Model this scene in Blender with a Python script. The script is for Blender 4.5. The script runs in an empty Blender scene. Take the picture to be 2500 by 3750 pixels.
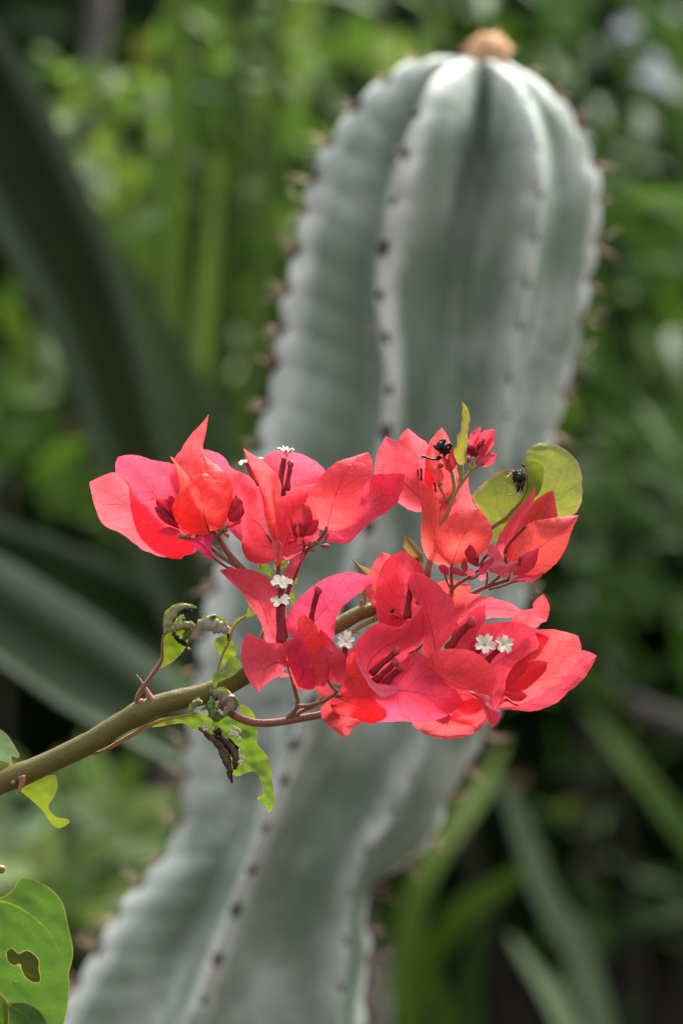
import bpy, bmesh, math, random
import numpy as np
from mathutils import Vector, Matrix, noise, geometry

# ---------------------------------------------------------------- camera
D = 1.20                       # metres from the lens to the flowers (focus)
S = 0.286 / 2500.0             # metres per photograph pixel at that distance
CAMZ = 1.05
SUN_AZ, SUN_EL = 28.0, 56.0    # degrees: azimuth measured from +Y towards +X

sc = bpy.context.scene
cd = bpy.data.cameras.new('camera')
cam = bpy.data.objects.new('camera', cd)
sc.collection.objects.link(cam)
cam.location = (0, 0, CAMZ)
cam.rotation_euler = (math.radians(90), 0, 0)
cd.sensor_fit = 'HORIZONTAL'
cd.sensor_width = 24.0
cd.lens = 24.0 * D / 0.286
cd.clip_start = 0.05
cd.clip_end = 200.0
cd.dof.use_dof = True
cd.dof.focus_distance = D
cd.dof.aperture_fstop = 4.7
sc.camera = cam

# ---------------------------------------------------------------- sky, sun, exposure
w = bpy.data.worlds.new('World'); sc.world = w; w.use_nodes = True
nt = w.node_tree; nt.nodes.clear()
out = nt.nodes.new('ShaderNodeOutputWorld'); bg = nt.nodes.new('ShaderNodeBackground')
sky = nt.nodes.new('ShaderNodeTexSky'); sky.sky_type = 'NISHITA'; sky.sun_disc = False
sky.sun_elevation = math.radians(SUN_EL); sky.sun_rotation = math.radians(SUN_AZ)
sky.air_density = 1.0; sky.dust_density = 6.0; sky.ozone_density = 1.0
hs = nt.nodes.new('ShaderNodeHueSaturation'); hs.inputs['Saturation'].default_value = 0.18   # thin cloud
nt.links.new(sky.outputs[0], hs.inputs['Color']); nt.links.new(hs.outputs[0], bg.inputs[0])
bg.inputs[1].default_value = 0.15
nt.links.new(bg.outputs[0], out.inputs[0])
sl = bpy.data.lights.new('sun', 'SUN'); sl.energy = 3.0; sl.angle = math.radians(12.0); sl.color = (1.0, 0.95, 0.88)
so = bpy.data.objects.new('sun', sl); sc.collection.objects.link(so)
az, el = math.radians(SUN_AZ), math.radians(SUN_EL)
sdir = Vector((math.sin(az) * math.cos(el), math.cos(az) * math.cos(el), math.sin(el)))
so.rotation_euler = sdir.to_track_quat('Z', 'Y').to_euler(); so.location = (0, 0, 6)
sc.view_settings.view_transform = 'Standard'; sc.view_settings.look = 'None'
sc.view_settings.exposure = 1.35; sc.view_settings.gamma = 1.0
sc.cycles.use_denoising = True
sc.cycles.max_bounces = 10; sc.cycles.diffuse_bounces = 5; sc.cycles.transmission_bounces = 8
sc.cycles.sample_clamp_indirect = 6.0

# ---------------------------------------------------------------- helpers
COL = sc.collection
ORG = {}                       # world origin of each object (parents are never rotated)

def world(x, y, d):            # point seen at photograph pixel x, y, at distance d metres
    k = S * d / D
    return Vector(((x - 1250) * k, d, CAMZ - (y - 1875) * k))
def near(x, y, dz):            # the same for the branch: dz in pixels behind the focus distance
    return world(x, y, D + dz * S)
CROP = {0: (0, 0, 0.6272), 1: (300, 1450, 2.6133), 2: (800, 1600, 2.24), 3: (1350, 1450, 1.96), 4: (780, 2000, 2.24),
        5: (1300, 1950, 1.7422), 6: (0, 2150, 1.4933), 7: (0, 2600, 2.0457), 8: (950, 0, 1.0116), 9: (0, 0, 1.2544)}
def px(k, s):
    ox, oy, m = CROP[k]
    return [(ox + float(a.split(',')[0]) / m, oy + float(a.split(',')[1]) / m) for a in s.split()]

def empty(name, loc, label=None, cat=None, group=None):
    o = bpy.data.objects.new(name, None); o.empty_display_size = 0.02
    COL.objects.link(o); o.location = loc; ORG[o.name] = Vector(loc)
    if label: tag(o, label, cat, group)
    return o
def tag(o, label, cat=None, group=None, kind=None):
    if label: o['label'] = label
    if cat: o['category'] = cat
    if group: o['group'] = group
    if kind: o['kind'] = kind
    return o
def mesh_obj(name, verts, faces, mat, parent=None, smooth=True, uvs=None, rim=None, color=None, origin=None, kind=None):
    vs = [Vector(v) for v in verts]
    c = Vector(origin) if origin is not None else sum(vs, Vector()) / max(1, len(vs))
    me = bpy.data.meshes.new(name)
    me.from_pydata([tuple(v - c) for v in vs], [], faces)
    me.validate()
    if uvs is not None:
        l = me.uv_layers.new(name='UVMap')
        for lo in me.loops: l.data[lo.index].uv = uvs[lo.vertex_index]
    if rim is not None:
        a = me.attributes.new('rim', 'FLOAT', 'POINT')
        for i, r in enumerate(rim): a.data[i].value = r
    if smooth:
        me.polygons.foreach_set('use_smooth', [True] * len(me.polygons))
    me.materials.append(mat)
    o = bpy.data.objects.new(name, me); COL.objects.link(o)
    if parent is not None:
        o.parent = parent; o.location = c - ORG[parent.name]
    else:
        o.location = c
    ORG[o.name] = c
    if color is not None: o.color = (*color, 1)
    if kind: o['kind'] = kind
    return o

def cat_rom(pts, per=14):
    p = np.array(pts, float)
    if len(p) < 3:
        t = np.linspace(0, 1, per)[:, None]
        return p[0] * (1 - t) + p[-1] * t
    q = np.vstack([2 * p[0] - p[1], p, 2 * p[-1] - p[-2]])
    outp = []
    for i in range(1, len(q) - 2):
        p0, p1, p2, p3 = q[i - 1], q[i], q[i + 1], q[i + 2]
        t0 = 0.0; t1 = t0 + max(1e-6, np.linalg.norm(p1 - p0)) ** .5
        t2 = t1 + max(1e-6, np.linalg.norm(p2 - p1)) ** .5; t3 = t2 + max(1e-6, np.linalg.norm(p3 - p2)) ** .5
        for t in np.linspace(t1, t2, per, endpoint=False):
            a1 = (t1 - t) / (t1 - t0) * p0 + (t - t0) / (t1 - t0) * p1
            a2 = (t2 - t) / (t2 - t1) * p1 + (t - t1) / (t2 - t1) * p2
            a3 = (t3 - t) / (t3 - t2) * p2 + (t - t2) / (t3 - t2) * p3
            b1 = (t2 - t) / (t2 - t0) * a1 + (t - t0) / (t2 - t0) * a2
            b2 = (t3 - t) / (t3 - t1) * a2 + (t - t1) / (t3 - t1) * a3
            outp.append((t2 - t) / (t2 - t1) * b1 + (t - t1) / (t2 - t1) * b2)
    outp.append(p[-1])
    return np.array(outp)
def resample(pts, n, per=14):
    c = cat_rom(pts, per)
    seg = np.linalg.norm(np.diff(c, axis=0), axis=1); s = np.concatenate([[0], np.cumsum(seg)])
    t = np.linspace(0, s[-1], n)
    return np.stack([np.interp(t, s, c[:, k]) for k in range(c.shape[1])], 1)

def tube_geo(pts, radii, n=10, cap=True, wob=0.0):
    P = [Vector(p) for p in pts]; V = []; F = []
    up = None
    for i, p in enumerate(P):
        t = (P[min(i + 1, len(P) - 1)] - P[max(i - 1, 0)]).normalized()
        if up is None:
            up = Vector((0, 0, 1)) if abs(t.z) < .9 else Vector((1, 0, 0))
        a = up - t * up.dot(t); a.normalize(); b = t.cross(a); up = a
        for j in range(n):
            th = 2 * math.pi * j / n
            r = radii[i] * (1 + wob * noise.noise(Vector((p.x * 400, p.z * 400, th * 2))))
            V.append(p + (a * math.cos(th) + b * math.sin(th)) * r)
    for i in range(len(P) - 1):
        for j in range(n):
            k = (j + 1) % n
            F.append((i * n + j, i * n + k, (i + 1) * n + k, (i + 1) * n + j))
    if cap:
        F.append(tuple(range(n))[::-1]); m = (len(P) - 1) * n
        F.append(tuple(m + j for j in range(n)))
    return V, F
def join_geo(gs):
    V = []; F = []
    for v, f in gs:
        o = len(V); V += list(v); F += [tuple(i + o for i in q) for q in f]
    return V, F
def path3(k, s, dz, n):        # smooth 3-D path from traced points, dz list or pair of depths (pixels)
    p = px(k, s)
    dd = np.interp(np.linspace(0, 1, len(p)), np.linspace(0, 1, len(dz)), dz)
    q = resample([(a, b, c) for (a, b), c in zip(p, dd)], n)
    return [near(*r) for r in q]
def stalk(k, s, dz, r, n=16, sides=9, wob=0.05):   # r: list of radii in pixels
    p = path3(k, s, dz, n)
    rr = [x * S for x in np.interp(np.linspace(0, 1, n), np.linspace(0, 1, len(r)), r)]
    return tube_geo(p, rr, sides, True, wob)

# ---------------------------------------------------------------- materials
def nodes(name):
    m = bpy.data.materials.new(name); m.use_nodes = True
    t = m.node_tree; t.nodes.clear()
    return m, t, t.nodes, t.links
def N(t, typ, **kw):
    n = t.nodes.new(typ)
    for k, v in kw.items():
        if k in n.inputs.keys() if hasattr(n, 'inputs') else False: n.inputs[k].default_value = v
        else: setattr(n, k, v)
    return n
def mathn(t, op, a, b=None, clamp=False):
    n = t.nodes.new('ShaderNodeMath'); n.operation = op; n.use_clamp = clamp
    for i, x in enumerate((a, b)):
        if x is None: continue
        if isinstance(x, (int, float)): n.inputs[i].default_value = x
        else: t.links.new(x, n.inputs[i])
    return n.outputs[0]
def ramp(t, fac, stops):
    r = t.nodes.new('ShaderNodeValToRGB'); e = r.color_ramp.elements
    while len(e) < len(stops): e.new(0.5)
    for q, (p, c) in zip(e, stops): q.position = p; q.color = (*c, 1) if len(c) == 3 else c
    t.links.new(fac, r.inputs[0]); return r.outputs[0]
def mixc(t, fac, a, b, mode='MIX'):
    n = t.nodes.new('ShaderNodeMix'); n.data_type = 'RGBA'; n.blend_type = mode
    for s, x in ((n.inputs[0], fac), (n.inputs[6], a), (n.inputs[7], b)):
        if isinstance(x, (int, float)): s.default_value = x
        elif isinstance(x, tuple): s.default_value = (*x, 1)
        else: t.links.new(x, s)
    return n.outputs[2]
def noisen(t, vec, scale, detail=3.0, rough=.55):
    n = t.nodes.new('ShaderNodeTexNoise'); n.inputs['Scale'].default_value = scale
    n.inputs['Detail'].default_value = detail; n.inputs['Roughness'].default_value = rough
    if vec is not None: t.links.new(vec, n.inputs['Vector'])
    return n
def obj_coord(t):
    return t.nodes.new('ShaderNodeTexCoord').outputs['Object']

def petal_material(name, trans_tint, trans=0.5, vein_dark=(0.42, 0.02, 0.05), cell=230.0, vein_amt=0.55, rim_col=None, gloss=0.03,
                   rough=0.45, mid_dark=(0.16, 0.008, 0.02), bump=0.25, mid_w=0.03, under=None):
    """thin living sheet: reflects the object's own colour, lets through a tinted one, with midrib and net veins"""
    m, t, nd, ln = nodes(name)
    oi = nd.new('ShaderNodeObjectInfo'); co = obj_coord(t)
    uv = nd.new('ShaderNodeUVMap'); sx = nd.new('ShaderNodeSeparateXYZ'); ln.new(uv.outputs[0], sx.inputs[0])
    u = sx.outputs[0]; av = mathn(t, 'ABSOLUTE', mathn(t, 'SUBTRACT', sx.outputs[1], 0.5)); av = mathn(t, 'MULTIPLY', av, 2.0)
    nz = noisen(t, co, 90.0, 2.0)
    nzf = mathn(t, 'SUBTRACT', nz.outputs[0], 0.5)
    # midrib: broad and dark by the stalk, thin towards the tip
    wid = mathn(t, 'MULTIPLY', mathn(t, 'SUBTRACT', 1.12, u), mid_w)
    mid = mathn(t, 'SUBTRACT', 1.0, mathn(t, 'DIVIDE', mathn(t, 'ADD', av, mathn(t, 'MULTIPLY', nzf, 0.02)), wid), True)
    midf = mathn(t, 'MULTIPLY', mid, mathn(t, 'SUBTRACT', 1.15, u, True), True)
    # side veins sweeping towards the tip
    ph = mathn(t, 'SUBTRACT', mathn(t, 'MULTIPLY', u, 6.5), mathn(t, 'MULTIPLY', mathn(t, 'POWER', av, 0.8), 2.0))
    ph = mathn(t, 'ADD', ph, mathn(t, 'MULTIPLY', nzf, 1.5))
    ph = mathn(t, 'ADD', ph, mathn(t, 'MULTIPLY', mathn(t, 'GREATER_THAN', sx.outputs[1], 0.5), 0.45))
    fr = mathn(t, 'ABSOLUTE', mathn(t, 'SUBTRACT', mathn(t, 'FRACT', ph), 0.5))
    side = mathn(t, 'SUBTRACT', 1.0, mathn(t, 'DIVIDE', fr, 0.04), True)
    # fine net
    cw = nd.new('ShaderNodeVectorMath'); cw.operation = 'MULTIPLY_ADD'
    ln.new(nz.outputs['Color'], cw.inputs[0]); cw.inputs[1].default_value = (.004, .004, .004); ln.new(co, cw.inputs[2])
    vo = nd.new('ShaderNodeTexVoronoi'); vo.feature = 'DISTANCE_TO_EDGE'; vo.inputs['Scale'].default_value = cell
    ln.new(cw.outputs[0], vo.inputs['Vector'])
    net = mathn(t, 'SUBTRACT', 1.0, mathn(t, 'DIVIDE', vo.outputs['Distance'], 0.045), True)
    vo2 = nd.new('ShaderNodeTexVoronoi'); vo2.feature = 'DISTANCE_TO_EDGE'; vo2.inputs['Scale'].default_value = cell * 2.6
    ln.new(cw.outputs[0], vo2.inputs['Vector'])
    net2 = mathn(t, 'SUBTRACT', 1.0, mathn(t, 'DIVIDE', vo2.outputs['Distance'], 0.10), True)
    vein = mathn(t, 'MAXIMUM', mathn(t, 'MULTIPLY', side, 0.75), mathn(t, 'MAXIMUM', mathn(t, 'MULTIPLY', net, 0.42), mathn(t, 'MULTIPLY', net2, 0.12)))
    # colour
    mott = noisen(t, co, 45.0, 4.0, .6)
    base = mixc(t, 1.0, oi.outputs['Color'], ramp(t, mott.outputs[0], [(.25, (.80, .80, .82)), (.75, (1.12, 1.1, 1.1))]), 'MULTIPLY')
    if rim_col is not None:
        at = nd.new('ShaderNodeAttribute'); at.attribute_name = 'rim'
        base = mixc(t, ramp(t, at.outputs['Fac'], [(.90, (0, 0, 0)), (1., (1, 1, 1))]), base, rim_col)
    base = mixc(t, mathn(t, 'MULTIPLY', vein, vein_amt), base, mixc(t, 1.0, base, vein_dark, 'MULTIPLY') if vein_dark else base)
    base = mixc(t, mathn(t, 'MULTIPLY', midf, 0.85), base, mid_dark)
    if under is not None:
        ge = nd.new('ShaderNodeNewGeometry'); base = mixc(t, ge.outputs['Backfacing'], base, mixc(t, 1.0, under, ramp(t, mott.outputs[0], [(.25, (.7, .7, .7)), (.75, (1.2, 1.2, 1.2))]), 'MULTIPLY'))
    tcol = mixc(t, 1.0, base, trans_tint, 'MULTIPLY')
    # relief
    bm = nd.new('ShaderNodeBump'); bm.inputs['Strength'].default_value = bump; bm.inputs['Distance'].default_value = 0.0006
    fine = noisen(t, co, 420.0, 3.0)
    h = mathn(t, 'ADD', mathn(t, 'MULTIPLY', fine.outputs[0], 0.5), mathn(t, 'MULTIPLY', vein, -0.7)); h = mathn(t, 'ADD', h, mathn(t, 'MULTIPLY', nz.outputs[0], 1.2))
    ln.new(h, bm.inputs['Height'])
    df = nd.new('ShaderNodeBsdfDiffuse'); ln.new(base, df.inputs[0]); ln.new(bm.outputs[0], df.inputs['Normal'])
    tr = nd.new('ShaderNodeBsdfTranslucent'); ln.new(tcol, tr.inputs[0]); ln.new(bm.outputs[0], tr.inputs['Normal'])
    gl = nd.new('ShaderNodeBsdfGlossy'); gl.inputs['Roughness'].default_value = rough; gl.inputs[0].default_value = (1, 1, 1, 1); ln.new(bm.outputs[0], gl.inputs['Normal'])
    m1 = nd.new('ShaderNodeMixShader'); m1.inputs[0].default_value = trans; ln.new(df.outputs[0], m1.inputs[1]); ln.new(tr.outputs[0], m1.inputs[2])
    fz = nd.new('ShaderNodeFresnel'); fz.inputs[0].default_value = 1.35; ln.new(bm.outputs[0], fz.inputs['Normal'])
    m2 = nd.new('ShaderNodeMixShader'); ln.new(mathn(t, 'ADD', mathn(t, 'MULTIPLY', fz.outputs[0], gloss * 6), gloss * 0.2, True), m2.inputs[0])
    ln.new(m1.outputs[0], m2.inputs[1]); ln.new(gl.outputs[0], m2.inputs[2])
    o = nd.new('ShaderNodeOutputMaterial'); ln.new(m2.outputs[0], o.inputs[0])
    return m

def solid_material(name, c0, c1, scale=120., rough=.55, spec=.3, bump=.2, bscale=500., subs=0.0, dist=.0004, objcol=False, stretch=None):
    m, t, nd, ln = nodes(name)
    co = obj_coord(t)
    if stretch:
        mp = nd.new('ShaderNodeMapping'); mp.inputs['Scale'].default_value = stretch; ln.new(co, mp.inputs[0]); co = mp.outputs[0]
    n1 = noisen(t, co, scale, 4.0, .6)
    col = ramp(t, n1.outputs[0], [(.3, c0), (.7, c1)])
    if objcol:
        oi = nd.new('ShaderNodeObjectInfo'); col = mixc(t, 1.0, col, oi.outputs['Color'], 'MULTIPLY')
    p = nd.new('ShaderNodeBsdfPrincipled'); ln.new(col, p.inputs['Base Color'])
    p.inputs['Roughness'].default_value = rough; p.inputs['Specular IOR Level'].default_value = spec
    if subs: p.inputs['Subsurface Weight'].default_value = subs; p.inputs['Subsurface Radius'].default_value = (.002, .001, .0006)
    n2 = noisen(t, co, bscale, 3.0)
    b = nd.new('ShaderNodeBump'); b.inputs['Strength'].default_value = bump; b.inputs['Distance'].default_value = dist
    ln.new(n2.outputs[0], b.inputs['Height']); ln.new(b.outputs[0], p.inputs['Normal'])
    o = nd.new('ShaderNodeOutputMaterial'); ln.new(p.outputs[0], o.inputs[0])
    return m

M_BRACT = petal_material('bract', (1.04, 1.15, 0.92), trans=0.63, vein_dark=(.62, .30, .36), cell=150., vein_amt=.8, mid_w=.06, bump=.5)
M_BUD = petal_material('bud_bract', (1.05, 1., .85), trans=0.45, vein_dark=(.6, .4, .45), cell=380., vein_amt=.4)
M_LEAF = petal_material('bougainvillea_leaf', (1.12, 1.12, .6), trans=0.36, vein_dark=(1.35, 1.2, 1.3), cell=260., vein_amt=.6, rim_col=(.30, .25, .08),
                        gloss=.04, rough=.42, mid_dark=(.30, .30, .06), mid_w=.028, bump=.35)
M_LEAFP = petal_material('olive_leaf', (1.2, 1.2, .6), trans=0.38, vein_dark=(.55, .45, .45), cell=200., vein_amt=.85, rim_col=(.42, .22, .16),
                         gloss=.04, rough=.42, mid_dark=(.26, .12, .07), mid_w=.045, bump=.35)
M_CURL = petal_material('curled_leaf', (1.1, 1.1, .6), trans=0.35, vein_dark=(.7, .6, .55), cell=500., vein_amt=.45, rim_col=(.36, .22, .15),
                        gloss=.05, rough=.42, mid_dark=(.25, .2, .08), bump=.9, under=(.21, .31, .04))
M_BARK = None

def stem_material(name, c0, c1, c2, sheen=.5, scale=70., stretch=None):
    m, t, nd, ln = nodes(name); co = obj_coord(t)
    n1 = noisen(t, co, scale, 4., .6); n2 = noisen(t, co, 900., 3.); n3 = noisen(t, co, 26., 2.)
    col = ramp(t, n1.outputs[0], [(.3, c0), (.68, c1)])
    col = mixc(t, ramp(t, n3.outputs[0], [(.40, (0, 0, 0)), (.66, (.9, .9, .9))]), col, c2)
    vo = nd.new('ShaderNodeTexVoronoi'); vo.inputs['Scale'].default_value = 700.; ln.new(co, vo.inputs['Vector'])
    col = mixc(t, ramp(t, vo.outputs['Distance'], [(.10, (.6, .6, .6)), (.2, (0, 0, 0))]), col, (.20, .16, .06))
    p = nd.new('ShaderNodeBsdfPrincipled'); ln.new(col, p.inputs['Base Color']); p.inputs['Roughness'].default_value = .42
    p.inputs['Specular IOR Level'].default_value = .32
    p.inputs['Sheen Weight'].default_value = sheen; p.inputs['Sheen Tint'].default_value = (1, .78, .72, 1); p.inputs['Sheen Roughness'].default_value = .45
    b = nd.new('ShaderNodeBump'); b.inputs['Strength'].default_value = .6; b.inputs['Distance'].default_value = .0006
    ln.new(mathn(t, 'ADD', n2.outputs[0], mathn(t, 'MULTIPLY', n1.outputs[0], .8)), b.inputs['Height']); ln.new(b.outputs[0], p.inputs['Normal'])
    o = nd.new('ShaderNodeOutputMaterial'); ln.new(p.outputs[0], o.inputs[0]); return m
M_STEM = stem_material('woody_stem', (.085, .088, .013), (.125, .118, .022), (.16, .115, .035), .0)
M_TWIG = stem_material('red_twig', (.20, .045, .045), (.27, .075, .055), (.22, .10, .04), .4)
M_GREENTWIG = stem_material('green_twig', (.24, .22, .05), (.32, .28, .07), (.30, .16, .08), .4)
M_PINKTWIG = stem_material('pink_twig', (.30, .03, .05), (.38, .05, .07), (.24, .03, .05), .4)
M_TUBE = solid_material('floret_tube', (.20, .012, .020), (.32, .022, .035), 300., .6, .25, .4, 900.)
M_KNOB = solid_material('floret_knob', (.42, .035, .05), (.52, .06, .07), 300., .6, .25, .3, 900.)
M_STAR = solid_material('floret_limb', (.76, .70, .58), (.86, .81, .70), 300., .5, .3, .3, 800., .1)
M_EYE = solid_material('floret_eye', (.62, .55, .12), (.72, .66, .2), 600., .5, .3, .3, 900.)
M_BLACK = solid_material('withered_black', (.006, .006, .007), (.03, .022, .02), 400., .55, .35, 1.0, 500., 0, .0015)
M_THORN = solid_material('thorn', (.30, .12, .07), (.42, .20, .13), 200., .45, .4, .2)
M_BUDBODY = solid_material('bud_body', (.30, .03, .05), (.34, .13, .06), 200., .6, .25, .5, 700.)
M_FRASS = solid_material('pale_frass', (.60, .55, .42), (.78, .74, .62), 400., .8, .1, .5, 900.)

# ---------------------------------------------------------------- the bougainvillea branch
BR = empty('bougainvillea_branch', near(-700, 3300, 60), 'thorny bougainvillea branch with coral pink bracts and chewed green leaves', 'branch')

SEED = [1]
def sheet_grid(name, parent, mat, k, base, tip, L, R, Mid=None, d=(0, 0), bow=0., cup=0., cupr=None, curl=0., color=(.8, .05, .1), wav=10., nu=34, nh=9, kind=None, jit=5.):
    """a bract or leaf blade: traced left edge, midrib and right edge carried to their own depths (pixels), cupped and waved"""
    b = px(k, base)[0]; tp = px(k, tip)[0]
    l = resample([b] + px(k, L) + [tp], nu); r = resample([b] + px(k, R) + [tp], nu)
    mm = resample([b] + px(k, Mid) + [tp], nu) if Mid else (l + r) / 2
    if cupr is None: cupr = cup
    SEED[0] += 1; sd = SEED[0] * 7.31
    V = []; UV = []; RIM = []; F = []
    nc = 2 * nh + 1
    for i in range(nu):
        u = i / (nu - 1); su = math.sin(math.pi * min(1, max(0, u)))
        for j in range(nc):
            v = (j - nh) / nh; a = abs(v)
            e = l[i] if v < 0 else r[i]
            e = e + jit * su * np.array([noise.noise(Vector((e[0] / 17., e[1] / 17., sd + 9))), noise.noise(Vector((e[0] / 17., e[1] / 17., sd + 19)))])
            p = mm[i] + (e - mm[i]) * a
            dd = d[0] + (d[1] - d[0]) * u + bow * su + (cup if v < 0 else cupr) * (a ** 1.7) * (su ** .6) + curl * u ** 3
            dd += wav * (.35 + .9 * a) * noise.noise(Vector((p[0] / 95., p[1] / 95., sd))) + wav * .5 * noise.noise(Vector((p[0] / 40., p[1] / 40., sd + 5))) + wav * .16 * noise.noise(Vector((p[0] / 15., p[1] / 15., sd + 7)))
            V.append(near(p[0], p[1], dd)); UV.append((u, v * .5 + .5)); RIM.append(max(a, (u - .9) * 10 if u > .9 else 0))
    for i in range(nu - 1):
        for j in range(nc - 1):
            q = i * nc + j
            F.append((q, q + 1, q + nc + 1, q + nc))
    return mesh_obj(name, V, F, mat, parent, True, UV, RIM, color, kind=kind)

PINK = (.92, .094, .152); CORAL = (.92, .104, .135); RED = (.90, .074, .116); ROSE = (.88, .07, .15); ORANGE = (.91, .10, .12)
def bract(parent, k, base, tip, L, R, Mid=None, **kw):
    c = kw.pop('color', CORAL); j = random.uniform(-.06, .06)
    kw.setdefault('color', (min(.93, c[0] * (1 + j * .5)), c[1] * (1 + j * 2), c[2] * (1 - j * 3)))
    return sheet_grid('bract', parent, M_BRACT, k, base, tip, L, R, Mid, **kw)
def budleaf(parent, k, base, tip, L, R, Mid=None, **kw):
    kw.setdefault('color', (.40, .03, .06)); kw.setdefault('wav', 4.); kw.setdefault('nu', 14); kw.setdefault('nh', 5)
    return sheet_grid('bud_bract', parent, M_BUD, k, base, tip, L, R, Mid, **kw)
random.seed(5)

def lump(name, parent, mat, k, at, dz, rx, ry, rz=None, rot=0., rough=.25, seg=10, rings=7, color=None):
    """small uneven body (bud, knot, withered bit); radii in pixels"""
    x, y = px(k, at)[0]; rz = rz or rx; V = []; F = []
    SEED[0] += 1
    for i in range(rings + 1):
        ph = math.pi * i / rings
        for j in range(seg):
            th = 2 * math.pi * j / seg
            n = Vector((math.sin(ph) * math.cos(th), math.sin(ph) * math.sin(th), math.cos(ph)))
            q = 1 + rough * 1.6 * noise.noise(n * 1.7 + Vector((SEED[0] * 3.7, 0, 0)))
            a, b = n.x * rx * q, n.z * ry * q
            V.append(near(x + a * math.cos(rot) - b * math.sin(rot), y + a * math.sin(rot) + b * math.cos(rot), dz + n.y * rz * q))
    for i in range(rings):
        for j in range(seg):
            j2 = (j + 1) % seg
            F.append((i * seg + j, i * seg + j2, (i + 1) * seg + j2, (i + 1) * seg + j))
    return mesh_obj(name, V, F, mat, parent, True, color=color)

def floret_tube(parent, k, s, dz, r=11., knob=True):
    p = path3(k, s, dz, 14)
    prof = [1.15, 1.25, 1.2, 1.05, .9, .82, .8, .82, .86, .9, .9, .86, .84, .84]
    g = tube_geo(p, [r * S * q for q in prof], 10, True, .10)
    t = mesh_obj('floret_tube', *g, M_TUBE, parent)
    if knob:
        q = px(k, s)[-1]; dd = dz[-1]
        ox, oy, m = CROP[k]
        lump('floret_knob', parent, M_KNOB, k, '%f,%f' % ((q[0] - ox) * m, (q[1] - oy) * m), dd, r * 1.25, r * 1.45, rough=.08)
    return t

def star(parent, k, at, dz, nrm, rad=41., cone=.25, spin=0., col=None):
    """five two-lobed white limbs round a yellowish eye"""
    x, y = px(k, at)[0]; c = near(x, y, dz)
    n = Vector(nrm).normalized(); a = n.orthogonal().normalized(); b = n.cross(a)
    V = []; F = []; nt_ = 100; rr = [.0, .13, .34, .55, .75, .9, 1.0]
    sd0 = SEED[0] * 1.9
    def edge(th):
        k5 = th * 5 / (2 * math.pi); q = abs((k5 % 1.0) - .5) * 2          # 0 in the middle of a lobe, 1 between lobes
        lobe = .42 + .58 * (1 - q ** 1.6) ** .75 - .20 * math.exp(-(q / .16) ** 2)
        return lobe * (1 + .22 * noise.noise(Vector((math.floor(k5) * 3.1, sd0, 0)))) + .05 * noise.noise(Vector((math.cos(th) * 4, math.sin(th) * 4, sd0)))
    SEED[0] += 1
    for f in rr:
        for j in range(nt_):
            th = 2 * math.pi * j / nt_ + spin
            e = edge(2 * math.pi * j / nt_); rad_f = f * (1 if f < .35 else (.35 + (e - .35) * (f - .35) / .65) / f)
            r = rad * S * rad_f
            h = rad * S * (cone * (rad_f ** 1.3) - .30 * math.exp(-(rad_f / .16) ** 2) - .25 * max(0, rad_f - .7) + .16 * math.cos(5 * (th - spin)) * rad_f + .30 * rad_f * rad_f * noise.noise(Vector((math.cos(th) * 1.6, math.sin(th) * 1.6, sd0))))
            V.append(c + (a * math.cos(th) + b * math.sin(th)) * r + n * h)
    for i in range(len(rr) - 1):
        for j in range(nt_):
            j2 = (j + 1) % nt_
            F.append((i * nt_ + j, i * nt_ + j2, (i + 1) * nt_ + j2, (i + 1) * nt_ + j))
    s = mesh_obj('floret_limb', V, F, M_STAR, parent)
    s.data.materials.append(M_EYE)
    for i, pl in enumerate(s.data.polygons):
        if i < nt_: pl.material_index = 1
    return s

# --- woody stems
g = stalk(6, '-1500,1750 -900,1420 -400,1225 -60,1095 100,1033 300,945 500,845 650,752 800,672 950,622 1120,585 1270,520 1400,440 1500,380', [60, 30, 10, 0, 0, 10, 20, 20], [56, 50, 45, 42, 41, 40, 38, 36], 150, 18, .05)
gv_, gf_ = g; nc_ = len(gv_) // 18
for (nx_, ny_, nr_, na_) in ((508, 2612, 34, .16), (75, 2850, 40, .12), (300, 2745, 30, .05), (760, 2540, 40, .08)):   # swollen nodes
    for i_ in range(nc_):
        ring = gv_[i_ * 18:(i_ + 1) * 18]; c_ = sum(ring, Vector()) / 18
        e_ = na_ * math.exp(-((c_ - near(nx_, ny_, 0)).length / (nr_ * S)) ** 2)
        for j_ in range(18): gv_[i_ * 18 + j_] = c_ + (ring[j_] - c_) * (1 + e_)
main_stem = mesh_obj('main_stem', gv_, gf_, M_STEM, BR)
g2 = stalk(4, '930,690 1050,635 1180,560 1330,505 1420,440 1500,330 1560,220 1620,150 1700,60', [20, 40, 70, 80, 90, 90], [29, 29, 27, 24, 20, 16, 13], 40, 14, .04)
mesh_obj('main_stem', *g2, M_STEM, BR)
gb = stalk(6, '-1500,1750 -2000,2300 -2350,3300 -2500,6500', [60, 150, 200, 250], [56, 66, 84, 110], 30, 14, .04)
mesh_obj('main_stem', *gb, M_STEM, BR)
for s, dz in (('840,640 818,600 795,555 765,505 745,478', [-10, -20]), ('118,1035 122,1060 112,1095 98,1122 82,1142', [-40, -52])):
    pts = path3(6, s, dz, 10)
    th = mesh_obj('thorn', *tube_geo(pts, [S * q for q in (17, 15, 13, 11, 9, 7, 5.5, 4, 2.6, 1.2)], 9), M_THORN, BR)
lump('stem_nub', BR, M_THORN, 6, '72,1070', -36, 9, 9)
lump('stem_nub', BR, M_THORN, 6, '768,632', -14, 13, 16)
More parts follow.
